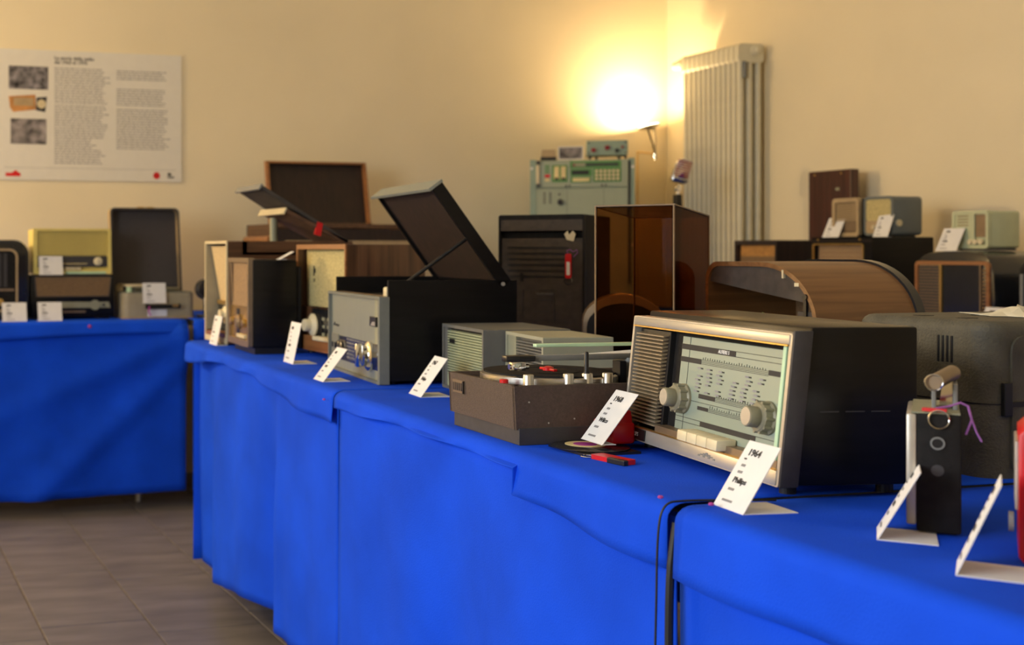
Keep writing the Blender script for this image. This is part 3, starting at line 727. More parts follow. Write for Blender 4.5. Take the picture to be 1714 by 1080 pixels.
# ---- large radio seen from the back with a red tag
def back_radio():
    t = thing('radio_set', 'large dark radio seen from its perforated hardboard back', 'radio', (1.703 - .707 * .105, 2.646 + .707 * .105, HT), -45)
    W = .105; h = .361; D = .30
    cb = obj('cabinet', J(ring(rr(-W, W, .006, h, .006, 4), rr(-W + .005, W - .005, .012, h - .012, .004, 4), 0, .02), B(-W, W, .019, D, .006, h, .004)), 'blackmat', t, True)
    for sx in (-1, 1): obj('foot', B(sx * .075 - .015, sx * .075 + .015, .02, D - .02, 0, .008), 'black', t)
    bp = obj('back_panel', B(-W + .006, W - .006, .006, .010, .012, h - .058), 'hardboard', t)
    obj('top_rail', B(-W + .005, W - .005, .001, .012, h - .040, h - .010, .001), 'hardboard', t)
    obj('bracket', J(prism([(.056, h - .048), (.064, h - .040), (.068, h - .050), (.076, h - .040), (.083, h - .048), (.078, h - .066), (.062, h - .062)], .002, .006)), 'cream', t)
    hm = None
    hole = []
    for r in range(6):
        for c in range(34):
            x = -.083 + c * .0044; hole.append(prism(rr(x, x + .0024, .205 + r * .0142, .2115 + r * .0142, .0012, 2), .0052, .0062))
    obj('vent_holes', J(*hole), 'black', bp, kind='stuff')
    obj('socket_hole', prism(rr(-.052, -.045, .196, .218, .003, 3), .0048, .0062), 'black', bp)
    lb = obj('type_label', frame(-.046, .032, .10, .176, .0008, .0050, .0062), 'darkgrey', bp)
    text('TELEFUNKEN', .0072, 'grey', lb, (.008, .0048, .166))
    obj('label_print', J(B(-.012, .026, .005, .0061, .150, .1525), B(-.02, .02, .005, .0061, .122, .1235), B(.045, .080, .0052, .0062, .100, .1012), B(.050, .074, .0052, .0062, .095, .0962)), 'darkgrey', lb)
    tg = thing('key_tag', 'red key tag with white window hanging on the perforated radio back', 'tag', tuple(Vector((1.703 - .707 * .105, 2.646 + .707 * .105, HT)) + Matrix.Rotation(R(-45), 3, 'Z') @ Vector((.066, .004, .205))), -45)
    obj('tag_body', prism(rr(-.0075, .0075, 0, .060, .004, 4), -.004, -.001), 'red', tg)
    obj('tag_window', prism(rr(-.004, .004, .008, .040, .001, 2), -.0046, -.0038), 'white', tg)
    obj('tag_ring', tube(arc((0, -.003, -.006), .009, 0, 360, 20)[:-1], .0007, 6, True), 'chrome', tg)
    obj('tag_string', tube([(0, -.002, .058), (-.004, -.002, .068), (.004, -.002, .070), (.012, -.002, .064), (.020, -.002, .070), (.022, -.002, .062), (.012, -.002, .052)], .0009, 6), 'purple', tg)
back_radio()

# ---- smoked dust cover standing on edge
def dust_cover():
    A, Bc, C, D = (1.300, 1.985), (1.380, 1.870), (1.535, 1.978), (1.4525, 2.090)
    cx, cy = sum(p[0] for p in (A, Bc, C, D)) / 4, sum(p[1] for p in (A, Bc, C, D)) / 4
    t = thing('dust_cover', 'smoked brown acrylic dust cover standing on edge behind the dial radio', 'dust cover', (cx, cy, HT))
    zt, zt2 = .353, .337; th = .003
    L = lambda p: (p[0] - cx, p[1] - cy)
    def slab(pts, nrm):
        bm = bmesh.new(); n = Vector(nrm).normalized() * th
        a = [bm.verts.new(Vector(p)) for p in pts]; b = [bm.verts.new(Vector(p) + n) for p in pts]
        bm.faces.new(a); bm.faces.new(b[::-1])
        for i in range(4): bm.faces.new((a[i], a[(i + 1) % 4], b[(i + 1) % 4], b[i]))
        bmesh.ops.recalc_face_normals(bm, faces=bm.faces); return bm
    a, b, c, d = L(A), L(Bc), L(C), L(D)
    q = Vector((c[0] - b[0], c[1] - b[1], 0)).normalized(); p = Vector((b[0] - a[0], b[1] - a[1], 0)).normalized()
    obj('side_panel', slab([(*a, 0), (*d, 0), (*d, zt2), (*a, zt)], p), 'smoke', t)
    obj('side_panel', slab([(*b, 0), (*c, 0), (*c, zt2), (*b, zt)], -p), 'smoke', t)
    obj('rear_panel', slab([(*d, 0), (*c, 0), (*c, zt2), (*d, zt2)], -q), 'smoke', t)
    obj('upper_panel', slab([(*a, zt), (*b, zt), (*c, zt2), (*d, zt2)], (0, 0, -1)), 'smoke', t)
    ed = lambda u, v: tube([u, v], .0016, 6)
    obj('edge', J(ed((*a, 0), (*a, zt)), ed((*b, 0), (*b, zt)), ed((*c, 0), (*c, zt2)), ed((*d, 0), (*d, zt2)), ed((*a, zt), (*b, zt)), ed((*b, zt), (*c, zt2)), ed((*c, zt2), (*d, zt2)), ed((*d, zt2), (*a, zt))), 'bronze', t)
dust_cover()

# ---- arched radio behind the cover
t = thing('arched_radio', 'dark arch-topped radio seen from behind through the smoked cover', 'radio', (1.615, 2.36, HT), -32)
ap = [(-.085, 0)] + [(-.085 * math.cos(R(a)) * 1.0, .115 + .062 * math.sin(R(a))) for a in range(0, 181, 12)] + [(.085, 0)]
ap = [(x if abs(x) < .0849 else math.copysign(.085, x), z) for x, z in ap]
obj('shell', prism(ap, 0, .11, 'y', .004), 'bronze', t, True)
obj('back_board', prism([(x * .9, .006 + z * .86) for x, z in ap], -.002, .0005), 'black', t)
obj('screw', cyl((-.08, -.004, .085), (-.08, 0, .085), .004, seg=10), 'steel', t)

# ---- long radio with curved veneer, back open
def curved_radio():
    t = thing('curved_radio', 'wooden radio with rounded veneer shoulder and open hardboard back', 'radio', (1.50, 1.86, HT), 0)
    # profile in (y,z): near side is -y
    y0, y1, h = -.19, .082, .253
    def prof(s):
        r = .105 - s; pts = [(y0 + s, 0 if s == 0 else .012)]
        for i in range(13):
            a = R(180 - 90 * i / 12); pts.append((y0 + s + r * 1.25 + r * 1.25 * math.cos(a), h - s - r + r * math.sin(a)))
        for i in range(13):
            a = R(90 - 90 * i / 12); q = .032 - s * .5; pts.append((y1 - s - q + q * math.cos(a), h - s - q + q * math.sin(a)))
        pts.append((y1 - s, 0 if s == 0 else .012)); return pts
    obj('shell', ring(prof(0), prof(.008), 0, .205, 'x'), 'curvedwood', t, True)
    obj('front_rim', ring([(y * 1.02, z * 1.015) for y, z in prof(0)], prof(.012), .198, .214, 'x'), 'dialblack', t, True)
    obj('front_panel', prism(prof(.008), .19, .197, 'x'), 'cloth_brown', t)
    ip = prof(.008)
    top = [p for p in ip if p[1] > .178]
    obj('upper_back_board', prism([(y, z) for y, z in top], .004, .008, 'x'), 'hardboard', t)
    obj('near_post', prism([(y0 + .008, .012), (y0 + .045, .012), (y0 + .045, .172), (y0 + .008, .172)], .002, .008, 'x'), 'hardboard', t)
    obj('far_post', B(.002, .008, y1 - .03, y1 - .008, .012, .150), 'darkgrey', t)
    obj('lower_board', B(.004, .008, y0 + .045, y1 - .03, .012, .125), 'hardboard', t)
    obj('chassis', B(.05, .18, y0 + .05, y1 - .05, .012, .135), 'black', t)
    obj('hook', J(B(-.002, .003, y0 + .022, y0 + .028, .150, .200), cyl((-.003, y0 + .025, .196), (.003, y0 + .025, .196), .005, seg=10)), 'black', t)
    obj('wire', tube(arc((.02, y0 + .155, .13), .035, 100, 175, 8, 'yz'), .0012, 6), 'greenwire', t)
    obj('chip', J(B(-.0005, .0045, y0 + .075, y0 + .079, .226, .240), B(-.0005, .0045, y0 + .04, y0 + .05, .213, .219)), 'cream', t)
curved_radio()

# ---- big grey machine case at the right
def machine_case():
    t = thing('machine_case', 'large worn grey-green rounded carrying case with vent slots and crumpled paper on top', 'case', (1.30, 1.28, HT), 0)
    w, d, h = .105, .42, .188
    bd = J(prism(rr(-.0, d, -w, w, .028, 6), .0, h, 'z'))
    es = [e for e in bd.edges if e.calc_face_angle(0) > 1.2 and all(v.co.z > h - .001 for v in e.verts)]
    bmesh.ops.bevel(bd, geom=es, offset=.014, segments=4, profile=.5, affect='EDGES')
    obj('shell', bd, 'case', t, True)
    obj('end_panel', prism(rr(.032, d - .01, .004, h - .018, .018, 4), -w - .003, -w + .001, 'y'), 'case', t, True)
    for y in (-.055, .0):
        for i in range(4): obj('vent_slot', B(-.0012, .004, y + i * .0065, y + i * .0065 + .003, .135, .168, .0008), 'black', t)
    for y in (-.045, .02):
        for i in range(3): obj('vent_slot', B(.03, .05, y + i * .006, y + i * .006 + .0025, h - .003, h + .0008, .0005), 'black', t)
    obj('lid_seam', J(prism(rr(-.0008, d + .0008, -w - .0008, w + .0008, .029, 6), .088, .0895, 'z')), 'black', t)
    obj('catch', J(B(.018, .03, -w - .006, -w, .075, .115, .001), B(.03, .055, -w - .005, -w, .086, .092)), 'black', t)
machine_case()
def crumpled(name, label, loc, rz, w, d, seed, amp):
    rnd = random.Random(seed); rows = []
    for i in range(9):
        r = []
        for j in range(9):
            u, v = i / 8 - .5, j / 8 - .5
            r.append((u * w * (1 + .15 * rnd.uniform(-1, 1)), v * d * (1 + .2 * rnd.uniform(-1, 1)), .0015 + amp * max(0, math.sin(u * 5 + seed) * math.cos(v * 4) * .6 + .3 * rnd.random() + .2 * u)))
        rows.append(r)
    o = obj(name, grid(rows), 'crumple'); o.location = loc; o.rotation_euler = (0, 0, R(rz)); solid(o, .0006)
    return tag(o, label, 'paper')
crumpled('crumpled_paper', 'crumpled cream paper lying on the grey-green case', (1.485, 1.275, HT + .188), 20, .16, .10, 2, .016)
crumpled('crumpled_paper', 'creased paper sheet at the rear of the grey-green case top', (1.60, 1.335, HT + .188), -10, .12, .08, 5, .010)

# ---- small portable radio seen from its end
def portable_radio():
    t = thing('portable_radio', 'small black portable radio with silver front and folded chrome handle', 'radio', (1.0, .958, HT), -46)
    W = .0185; D = .12; h = .116
    obj('case', B(-W, W, 0, D, .002, h, .0025), 'blackmat', t, True)
    obj('front_panel', B(-W - .0085, -W, .0005, D, .008, h - .001, .002), 'silver', t, True, 'silver front edge')
    obj('top_plate', B(-W - .004, W - .001, .002, D, h - .0005, h + .001), 'olive', t)
    obj('jack', ring([(-.001 + .0062 * math.cos(R(a)), .088 + .0062 * math.sin(R(a))) for a in range(0, 360, 20)], [(-.001 + .0046 * math.cos(R(a)), .088 + .0046 * math.sin(R(a))) for a in range(0, 360, 20)], -.0015, .001), 'grey', t)
    obj('jack_hole', cyl((-.001, -.0004, .088), (-.001, .001, .088), .0046), 'black', t)
    obj('blind_jack', cyl((-.001, -.0006, .062), (-.001, .001, .062), .0055), 'darkgrey', t)
    hd = obj('handle', J(B(-.006, -.002, .03, .07, h, h + .026, .001), B(.012, .016, .035, .075, h, h + .026, .001)), 'grey', t)
    obj('handle_grip', cyl((-.004, .022, h + .028), (.012, .075, h + .034), .0075, seg=16), 'bronze', hd, True)
    obj('grip_ring', tube(arc((-.004, .021, h + .028), .0075, 0, 360, 16)[:-1], .001, 6, True), 'chrome', hd)
    obj('handle_plate', prism([(.0, h), (.014, h), (.012, h + .03), (.004, h + .03)], .055, .058), 'chrome', hd)
    obj('foot', B(-W + .004, W - .004, .01, D - .01, 0, .003), 'black', t)
    k = thing('key_tag', 'red tag with steel ring and violet string on the small black portable radio', 'tag', tuple(Vector((1.0, .958, HT + .117)) + Matrix.Rotation(R(-46), 3, 'Z') @ Vector((-.006, .004, 0))), -46)
    obj('tag_body', prism([(-.008, -.002), (.012, -.006), (.013, 0), (-.006, .006)], .001, .004, 'z'), 'red', k)
    obj('tag_ring', tube(arc((.006, -.0065, -.006), .0085, 0, 360, 24)[:-1], .0008, 6, True), 'chrome', k)
    obj('string', tube([(.004, .0, .004), (.014, .004, .006), (.024, .006, .010), (.030, .006, .007), (.033, .006, -.006), (.028, .004, -.02)], .0011, 6), 'purple', k)
    obj('string_end', tube([(.033, .006, -.006), (.037, .006, -.018), (.041, .006, -.026)], .0009, 6), 'purple', k)
portable_radio()

# ---- red radio at the frame edge
t = thing('portable_radio', 'red plastic portable radio seen from its end', 'radio', (.995, .828, HT), -48)
obj('case', prism([(-.031, .006), (-.026, 0), (.036, 0), (.036, .118), (.0, .132), (-.022, .122), (-.031, .112)], 0, .10, 'y', .002), 'red', t, True)
obj('seam', J(B(-.006, -.0045, -.0006, .1, .0005, .127)), 'darkred', t)
obj('top_strip', prism([(-.022, .1225), (.0, .1325), (.0, .1335), (-.023, .1235)], .0, .1), 'olive', t)
obj('dial_wheel', lathe([(.009, 0), (.009, .004)], (-.034, .05, .028), (-1, 0, 0), 20), 'grey', t, True)
obj('front_grille', B(-.0335, -.030, .012, .09, .045, .105, .001), 'silver', t)

# ---- cards on the main table
card('white year card leaning at the cream-edged radio at the table end', (1.005, 3.46, HT), -92, .085, .085, 12, .035)
card('white year card in front of the walnut radio with yellow cloth', (1.018, 2.85, HT), -94, .085, .10, 12, .06)
card('white year card at the corner of the black radio-phonograph', (.940, 2.445, HT), -94, .068, .085, 38, .06)
card('white year card 1967 beside the record player and the louvred speaker', (1.018, 2.145, HT), -97, .070, .088, 36, .06, '1967', 'Philips')
card('white year card 1968 between the record player and the dial radio', (.968, 1.488, HT + .012), -96, .060, .085, 38, .02, '1968', 'Wilco')
card('white year card 1964 in front of the big dial radio', (.886, 1.112, HT), -97, .055, .080, 32, .062, '1964', 'Philips')
card('white year card seen edge-on beside the small black portable radio', (.949, .980, HT), -134, .06, .075, 28, .05)
card('white year card seen edge-on beside the red portable radio', (.912, .856, HT), -138, .06, .085, 22, .055)
c = card('small white card lying on the black upright radio', (1.075, 3.09, HT + .249), -96, .04, .045, 62, .02)

# ---- single record, red box, red tag by the dial radio
rec = thing('vinyl_record', 'black single record with yellow and pink label lying beside the dial radio', 'record', (.972, 1.497, HT + .004), 0)
obj('disc', lathe([(.004, 0), (.051, 0), (.052, .0008), (.051, .0016), (.004, .0016)], (0, 0, 0), (0, 0, 1), 48), 'dialblack', rec, True)
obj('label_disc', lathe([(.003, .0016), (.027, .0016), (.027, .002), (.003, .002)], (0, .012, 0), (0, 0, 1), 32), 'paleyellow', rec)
obj('label_centre', lathe([(.003, .002), (.016, .002), (.016, .0022), (.003, .0022)], (0, .012, 0), (0, 0, 1), 24), 'magenta', rec)
obj('sleeve', B(-.04, .045, -.05, .04, -.004, -.0005), 'black', rec)
rb = thing('red_box', 'glossy red plastic box tucked between record player and dial radio', 'box', (1.004, 1.517, HT + .0065), -95)
obj('body', J(B(-.028, .028, .0, .035, 0, .030, .005, 3)), 'red', rb, True)
obj('upper_shell', prism([(-.026, .028), (.026, .028), (.022, .046), (-.012, .046)], .006, .032, 'y', .003), 'red', rb, True)
obj('window', B(-.012, .018, .0045, .0065, .030, .041), 'tan', rb)
kt = thing('key_tag', 'flat red key tag with wire ring under the dial radio edge', 'tag', (.945, 1.405, HT), -80)
obj('tag_body', prism(rr(-.030, .030, -.010, .012, .004, 4), 0, .006, 'z'), 'red', kt)
obj('tag_window', B(.004, .034, -.014, -.006, .0, .007, .001), 'black', kt)
obj('tag_ring', tube(arc((-.036, -.008, .002), .009, 0, 360, 20, 'xy')[:-1], .0008, 6, True), 'chrome', kt)
# loose papers between the 1967 card and the record player
o = obj('folded_paper', J(prism([(-.02, 0), (.03, 0), (.028, .004), (-.005, .010), (-.022, .004)], -.02, .03, 'y')), 'crumple'); o.location = (1.075, 2.005, HT); o.rotation_euler = (0, 0, R(-60))
tag(o, 'small folded cream paper behind the 1967 card', 'paper')

# ---- cables and pins on the cloth
o = obj('cable', tube(smooth_path([(.852, 1.1505, HT - .02), (.849, 1.1505, HT - .04), (.843, 1.15, HT - .08), (.842, 1.150, .55), (.836, 1.150, .3), (.838, 1.15, .012)], 2), .0045, 8), 'cable')
tag(o, 'thick black cable hanging down the gap between two blue cloths', 'cable')
o = obj('cable', tube(smooth_path([(.96, 1.128, HT + .003), (.90, 1.140, HT + .004), (.86, 1.148, HT + .004), (.836, 1.151, HT + .002), (.830, 1.153, HT - .03), (.831, 1.156, .62), (.824, 1.160, .35), (.827, 1.157, .008)]), .0013, 6), 'cable')
tag(o, 'thin black cord beside the thick cable in the cloth gap', 'cable')
for i, (p, lab) in enumerate((((.848, 1.172, HT + .002), 'magenta pin head on the blue flap beside the cable gap'), ((.876, 1.125, HT + .002), 'magenta pin head on the blue cloth near the 1964 card'), ((.893, 2.29, HT - .022), 'magenta pin head on the blue overhang near the radio-phonograph card'))):
    o = obj('pin', lathe([(.0008, 0), (.0028, .0006), (.0032, .002), (.002, .0034)], (0, 0, 0), (0, 0, 1), 10), 'magenta', None, True); o.location = p; tag(o, lab, 'pin')
o = obj('pin', lathe([(.001, 0), (.006, .0008), (.007, .003), (.005, .005)], (0, 0, 0), (0, -1, 0), 10), 'magenta', None, True); o.location = (.88, 4.737, HT - .02); tag(o, 'magenta pin head on the blue cloth below the poster', 'pin')

# ================================================================== BACK TABLES
# bakelite radio at the left edge
t = thing('bakelite_radio', 'black rounded bakelite radio with brass-framed dark front under the poster', 'radio', (.50, 4.87, HT))
obj('shell', prism(rr(-.165, .165, 0, .315, .012, 6, .06), .0, .2, 'y', .008), 'dialblack', t, True)
obj('brass_frame', ring(rr(-.130, .120, .034, .280, .008, 6, .032), rr(-.122, .112, .042, .272, .005, 6, .026), -.006, .003), 'tan', t, True)
obj('front_panel', prism(rr(-.122, .112, .042, .272, .005, 6, .026), -.001, .002), 'blackmat', t)
for i in range(9): obj('slat', B(-.112 + i * .022, -.098 + i * .022, -.004, .0, .13, .262), 'darkgrey', t)
obj('cross_bar', B(-.12, .105, -.005, .0, .115, .124), 'bronze', t)
obj('knob', lathe([(.014, 0), (.014, .014), (.008, .016)], (.05, -.001, .072), (0, -1, 0), 20), 'brass', t, True)
obj('knob', lathe([(.014, 0), (.014, .014), (.008, .016)], (-.05, -.001, .072), (0, -1, 0), 20), 'brass', t, True)
# dark radio with brown cloth, beige radio on top
t = thing('table_radio', 'black table radio with brown cloth front carrying the yellow radio', 'radio', (.842, 4.89, HT))
obj('cabinet', B(-.168, .168, .0, .22, .008, .177, .005), 'blackgloss', t, True)
obj('cloth_panel', prism([(-.152, .168), (.152, .168), (.142, .092), (-.145, .092)], -.003, .001), 'cloth_brown', t)
obj('cloth_trim', ring([(-.156, .171), (.156, .171), (.146, .089), (-.149, .089)], [(-.152, .168), (.152, .168), (.142, .092), (-.145, .092)], -.005, .001), 'darkgrey', t)
obj('dial_plate', prism([(-.13, .045), (.150, .045), (.144, .068), (-.13, .070)], -.004, .001), 'olive', t)
obj('dial_bump', cyl((.088, -.006, .056), (.088, .0, .056), .02), 'olive', t)
obj('knob', lathe([(.005, 0), (.005, .006)], (.122, -.004, .056), (0, -1, 0), 12), 'ink', t)
obj('lower_strip', B(-.04, .05, -.003, .001, .026, .034), 'bronze', t)
obj('foot', J(B(-.15, -.11, .02, .2, 0, .01), B(.11, .15, .02, .2, 0, .01)), 'black', t)
t = thing('table_radio', 'yellow plastic table radio with ribbed grille standing on the black one', 'radio', (.842, 4.905, HT + .177))
k = .07
obj('case', shear(J(B(-.155, .155, .012, .16, .004, .182, .008)), .04), 'yellowradio', t, True)
obj('front_frame', shear(ring(rr(-.157, .157, .003, .184, .006, 4), rr(-.140, .143, .018, .174, .004, 4), -.004, .016), .04), 'yellowradio', t, True)
g = obj('grille_panel', shear(B(-.140, .143, .008, .012, .076, .174), .04), 'tan', t)
louvres(-.138, .141, .078, .173, 15, .002, .006, 'yellowradio', g, 'rib', .04, .5)
d = obj('dial_panel', shear(B(-.140, .143, .002, .008, .030, .074), .04), 'darkgrey', t)
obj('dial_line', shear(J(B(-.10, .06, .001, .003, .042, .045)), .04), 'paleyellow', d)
obj('tuning_knob', lathe([(.017, 0), (.017, .008), (.010, .011)], (.103, .002, .053), (0, -1, 0), 24), 'ivory', t, True)
obj('key_row', J(*[B(-.03 + i * .022, -.010 + i * .022, -.008, .004, .018, .029, .002) for i in range(3)]), 'cream', t)
obj('lower_strip', B(-.03, .135, -.004, .004, .003, .012), 'mint', t)
# suitcase record player
def suitcase():
    t = thing('suitcase_player', 'tan suitcase record player with its dark-lined lid standing open', 'record player', (1.185, 4.86, HT))
    W = .150; D = .24
    obj('case', J(prism(rr(-W, W, 0, D, .03, 5), 0, .102, 'z')), 'tanvinyl', t, True)
    obj('deck', prism(rr(-W + .006, W - .006, .006, D - .006, .026, 5), .100, .106, 'z'), 'greengrey', t)
    obj('platter', lathe([(.098, .106), (.098, .118), (.09, .122), (.004, .122)], (.02, .125, 0), (0, 0, 1), 40), 'greengrey', t, True)
    obj('tonearm', J(B(-.128, -.112, .03, .20, .128, .136, .003), cyl((-.12, .2, .1), (-.12, .2, .13), .015), B(-.13, -.06, .02, .035, .126, .138, .003)), 'cream', t, True)
    obj('knob', lathe([(.012, .1), (.012, .125), (.010, .127)], (-.115, .03, 0), (0, 0, 1), 16), 'mint', t, True)
    obj('handle', J(B(-.055, .085, -.026, -.016, .042, .056, .004), B(-.055, -.045, -.02, 0, .040, .058), B(.075, .085, -.02, 0, .040, .058)), 'blackmat', t, True)
    obj('latch', B(.05, .075, -.028, -.024, .046, .058), 'brass', t)
    obj('base_trim', prism(rr(-W - .002, W + .002, -.002, D + .002, .03, 5), 0, .008, 'z'), 'tan', t)
    k = math.tan(R(9))
    ll = obj('lid', shear(J(ring(rr(-W + .0, W - .005, .085, .452, .02, 5), rr(-W + .006, W - .011, .091, .446, .015, 5), D - .10 + .03, D - .02), prism(rr(-W, W - .005, .085, .452, .02, 5), D - .025, D - .018)), k), 'tan', t, True)
    obj('lid_lining', shear(prism(rr(-W + .006, W - .011, .091, .446, .015, 5), D - .030, D - .024), k), 'lining', ll)
    obj('lid_rim', shear(ring(rr(-W - .001, W - .004, .084, .453, .021, 5), rr(-W + .007, W - .012, .092, .445, .014, 5), D - .074, D - .066), k), 'darkgrey', ll)
    obj('lid_feet', shear(J(B(-.03, .0, D - .06, D - .04, .452, .458), B(.01, .04, D - .06, D - .04, .452, .458)), k), 'brass', ll)
    obj('tag_string', tube([(-.045, -.028, .05), (-.048, -.03, .03), (-.040, -.03, .012)], .003, 6), 'magenta', t)
suitcase()
t = thing('round_speaker', 'small round black speaker behind the cream-edged radio', 'speaker', (1.385, 4.86, HT))
obj('housing', lathe([(.03, 0), (.042, .006), (.042, .03), (.03, .04)], (0, .0, .115), (0, 1, 0), 28), 'black', t, True)
obj('ring', tube(arc((0, -.001, .115), .035, 0, 360, 24)[:-1], .003, 6, True), 'darkgrey', t)
obj('stand', J(cyl((0, .02, .0), (0, .02, .075), .008), cyl((0, .02, 0), (0, .02, .01), .035)), 'black', t)
# cards of the back table
card('white year card before the black bakelite radio', (.597, 4.78, HT), 0, .094, .076, 18, .04)
card('white year card before the black radio with brown cloth', (.735, 4.785, HT), 0, .094, .076, 18, .04)
card('white year card standing on the black radio, before the yellow radio', (.752, 4.872, HT + .177), 0, .094, .076, 14, .03)
c = card('white year card above the handle of the suitcase record player', (1.162, 4.835, HT + .062), 0, .095, .082, 8, .012)
o = obj('label_card', B(-.04, .04, 0, .0012, 0, .028), 'paper'); o.location = (1.178, 4.856, HT + .008); tag(o, 'narrow white label on the front of the suitcase player', 'card')
card('white year card before the round black speaker', (1.392, 4.80, HT), 0, .06, .085, 10, .03)
# radiogram with open lid
def radiogram():
    t = thing('radiogram', 'long walnut radiogram with its big lid standing open against the back wall', 'radio', (2.02, 4.88, HT))
    W = .335; D = .38; h = .385
    obj('cabinet', J(B(-W, -W + .012, 0, D, .0, h), B(W - .012, W, 0, D, 0, h), B(-W, W, D - .012, D, 0, h), B(-W, W, 0, D, 0, .30)), 'walnuth', t)
    obj('front_board', J(B(-W, W, -.008, .004, .0, h - .085)), 'walnuth', t)
    obj('cloth_panel', prism(rr(-W + .03, W - .03, .16, .315, .02, 4), -.012, -.006), 'tan', t)
    obj('front_rail', B(-W, W, -.006, .012, h - .075, h - .022), 'darkwood', t)
    obj('top_rail', B(-W, W, -.003, .02, h - .018, h, .002), 'walnuth', t)
    obj('rounded_end', prism(rr(-W - .035, -W, .02, h - .05, .017, 5), .0, D - .05, 'y'), 'teak', t, True)
    k = math.tan(R(12))
    l = obj('lid', shear(J(B(-.225, .225, .0, .018, 0, .285)), k), 'darkwood', t); l.location = (0, D - .03, h)
    tp = [(-.235, .0), (.225, .0), (.245, .285), (-.205, .285)]
    f = obj('lid_frame', shear(ring([(-.245, -.004), (.235, -.004), (.235, .289), (-.245, .289)], [(-.232, .008), (.225, .008), (.225, .280), (-.232, .280)], -.03, .0), k), 'teak', t); f.location = (0, D - .03, h)
    obj('hinge_block', B(-.24, .24, D - .06, D - .01, h - .01, h + .012), 'walnuth', t)
radiogram()
# rack cabinet and what stands on it
def rack():
    t = thing('equipment_rack', 'pale green electronic rack cabinet with keypad against the back wall', 'rack', (3.235, 5.05, HT), -32)
    t.scale = (.85, 1, 1)
    onr = lambda x, y: tuple(Vector((3.235, 5.05, HT + .695)) + Matrix.Rotation(R(-32), 3, 'Z') @ Vector((x * .85, y, 0)))
    W = .27; h = .695
    obj('cabinet', B(-W + .01, W - .01, .006, .36, 0, h - .004, .003), 'rackgreen', t)
    for sx in (-1, 1):
        obj('rack_ear', B(sx * W - (.032 if sx > 0 else 0), sx * W + (.032 if sx < 0 else 0), -.004, .006, 0, h), 'rackgreen', t)
        for z in (.05, .30, .425, .655): obj('ear_screw', cyl((sx * (W - .009), -.006, z), (sx * (W - .009), -.003, z), .007, seg=12), 'white', t)
    up = obj('upper_panel', B(-W + .034, W - .034, -.008, .004, .565, h - .006, .001), 'rackpanel', t)
    X = lambda u: (u - 760) / 1420 * .54 + .0
    Z = lambda v: h - (v - 300) / 8 / 398 * 1.0 * (1.0)
    def pan(u0, u1, v0, v1, mat, name, d=.010, par=up): return obj(name, B(X(u0), X(u1), -d, -.006, Z(v1), Z(v0)), mat, par)
    for v in (400, 443, 487): pan(255, 320, v - 14, v + 12, 'panelgreen', 'indicator')
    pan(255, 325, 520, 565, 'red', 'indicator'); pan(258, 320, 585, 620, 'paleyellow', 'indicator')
    m = pan(355, 565, 385, 635, 'panelgreen', 'meter_panel')
    for u in (382, 476):
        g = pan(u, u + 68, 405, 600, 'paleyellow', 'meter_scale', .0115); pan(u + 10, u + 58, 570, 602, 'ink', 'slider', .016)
    pan(600, 1290, 335, 440, 'panelgreen', 'display_panel'); pan(635, 810, 360, 415, 'olive', 'legend', .0112); pan(810, 1255, 368, 408, 'darkgrey', 'strip_display', .0112); pan(640, 670, 375, 405, 'darkred', 'lamp', .013)
    pan(605, 900, 450, 555, 'panelgreen', 'counter_panel'); pan(625, 858, 470, 530, 'ink', 'counter_display', .0112)
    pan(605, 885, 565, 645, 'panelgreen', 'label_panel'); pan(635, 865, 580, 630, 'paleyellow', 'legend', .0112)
    kp = pan(915, 1290, 445, 640, 'panelgreen', 'keypad_panel')
    km = None
    for r in range(3):
        for c in range(6):
            if km is None:
                o = obj('key', B(-.0075, .0075, -.016, -.009, -.0065, .0065, .001), 'cream', up); km = o.data
            else:
                o = bpy.data.objects.new('key', km); COL.objects.link(o); o.parent = up
            o.location = (X(960 + c * 57), 0, Z(485 + r * 56))
    lp = obj('lower_panel', B(-W + .034, W - .034, -.006, .004, .02, .560, .001), 'rackpanel', t)
    obj('panel_gap', J(B(-.077, -.0755, -.0066, -.005, .44, .558), B(.113, .1145, -.0066, -.005, .44, .558)), 'darkgrey', lp)
    obj('vent', J(*[B(X(235 + k * 80), X(265 + k * 80), -.0068, -.005, Z(785 + i * 22 + 12), Z(785 + i * 22)) for k in (0, 1) for i in range(8)]), 'darkgrey', lp)
    knob(lp, (X(465), -.006, Z(930)), .014, .016, 'ink')
    obj('switch', J(*[cyl((X(u), -.012, Z(v)), (X(u), -.005, Z(v)), .005, seg=10) for u, v in ((455, 815), (545, 695), (595, 695), (1035, 690), (1085, 690))]), 'darkgrey', lp)
    obj('handle', J(B(X(135), X(180), -.018, -.006, Z(660), Z(380), .003)), 'cream', t)
    obj('handle_mount', J(B(X(140), X(190), -.02, -.004, Z(700), Z(665)), B(X(140), X(190), -.02, -.004, Z(370), Z(318))), 'darkgrey', t)
    obj('side_bar', B(X(1385), X(1412), -.010, -.004, .12, h - .012), 'ink', t)
    g = thing('signal_meter', 'small grey-green instrument with four knobs standing on the rack', 'instrument', onr(X(1105), .01), -32)
    obj('case', B(-.09, .09, .0, .12, .016, .084, .003), 'rackgreen', g)
    for u, z, r, m in ((-.06, .040, .010, 'darkred'), (.0, .050, .011, 'darkred'), (.042, .036, .009, 'ink'), (.066, .052, .006, 'darkred')): knob(g, (u, 0, z), r, .012, m)
    obj('corner_screw', J(*[cyl((sx * .08, -.002, z), (sx * .08, .001, z), .004, seg=8) for sx in (-1, 1) for z in (.026, .074)]), 'darkgrey', g)
    for sx in (-.075, -.045, .055, .08): obj('foot', cyl((sx, .02 if abs(sx) > .06 else .09, 0), (sx, .02 if abs(sx) > .06 else .09, .017), .006, seg=10), 'ink', g)
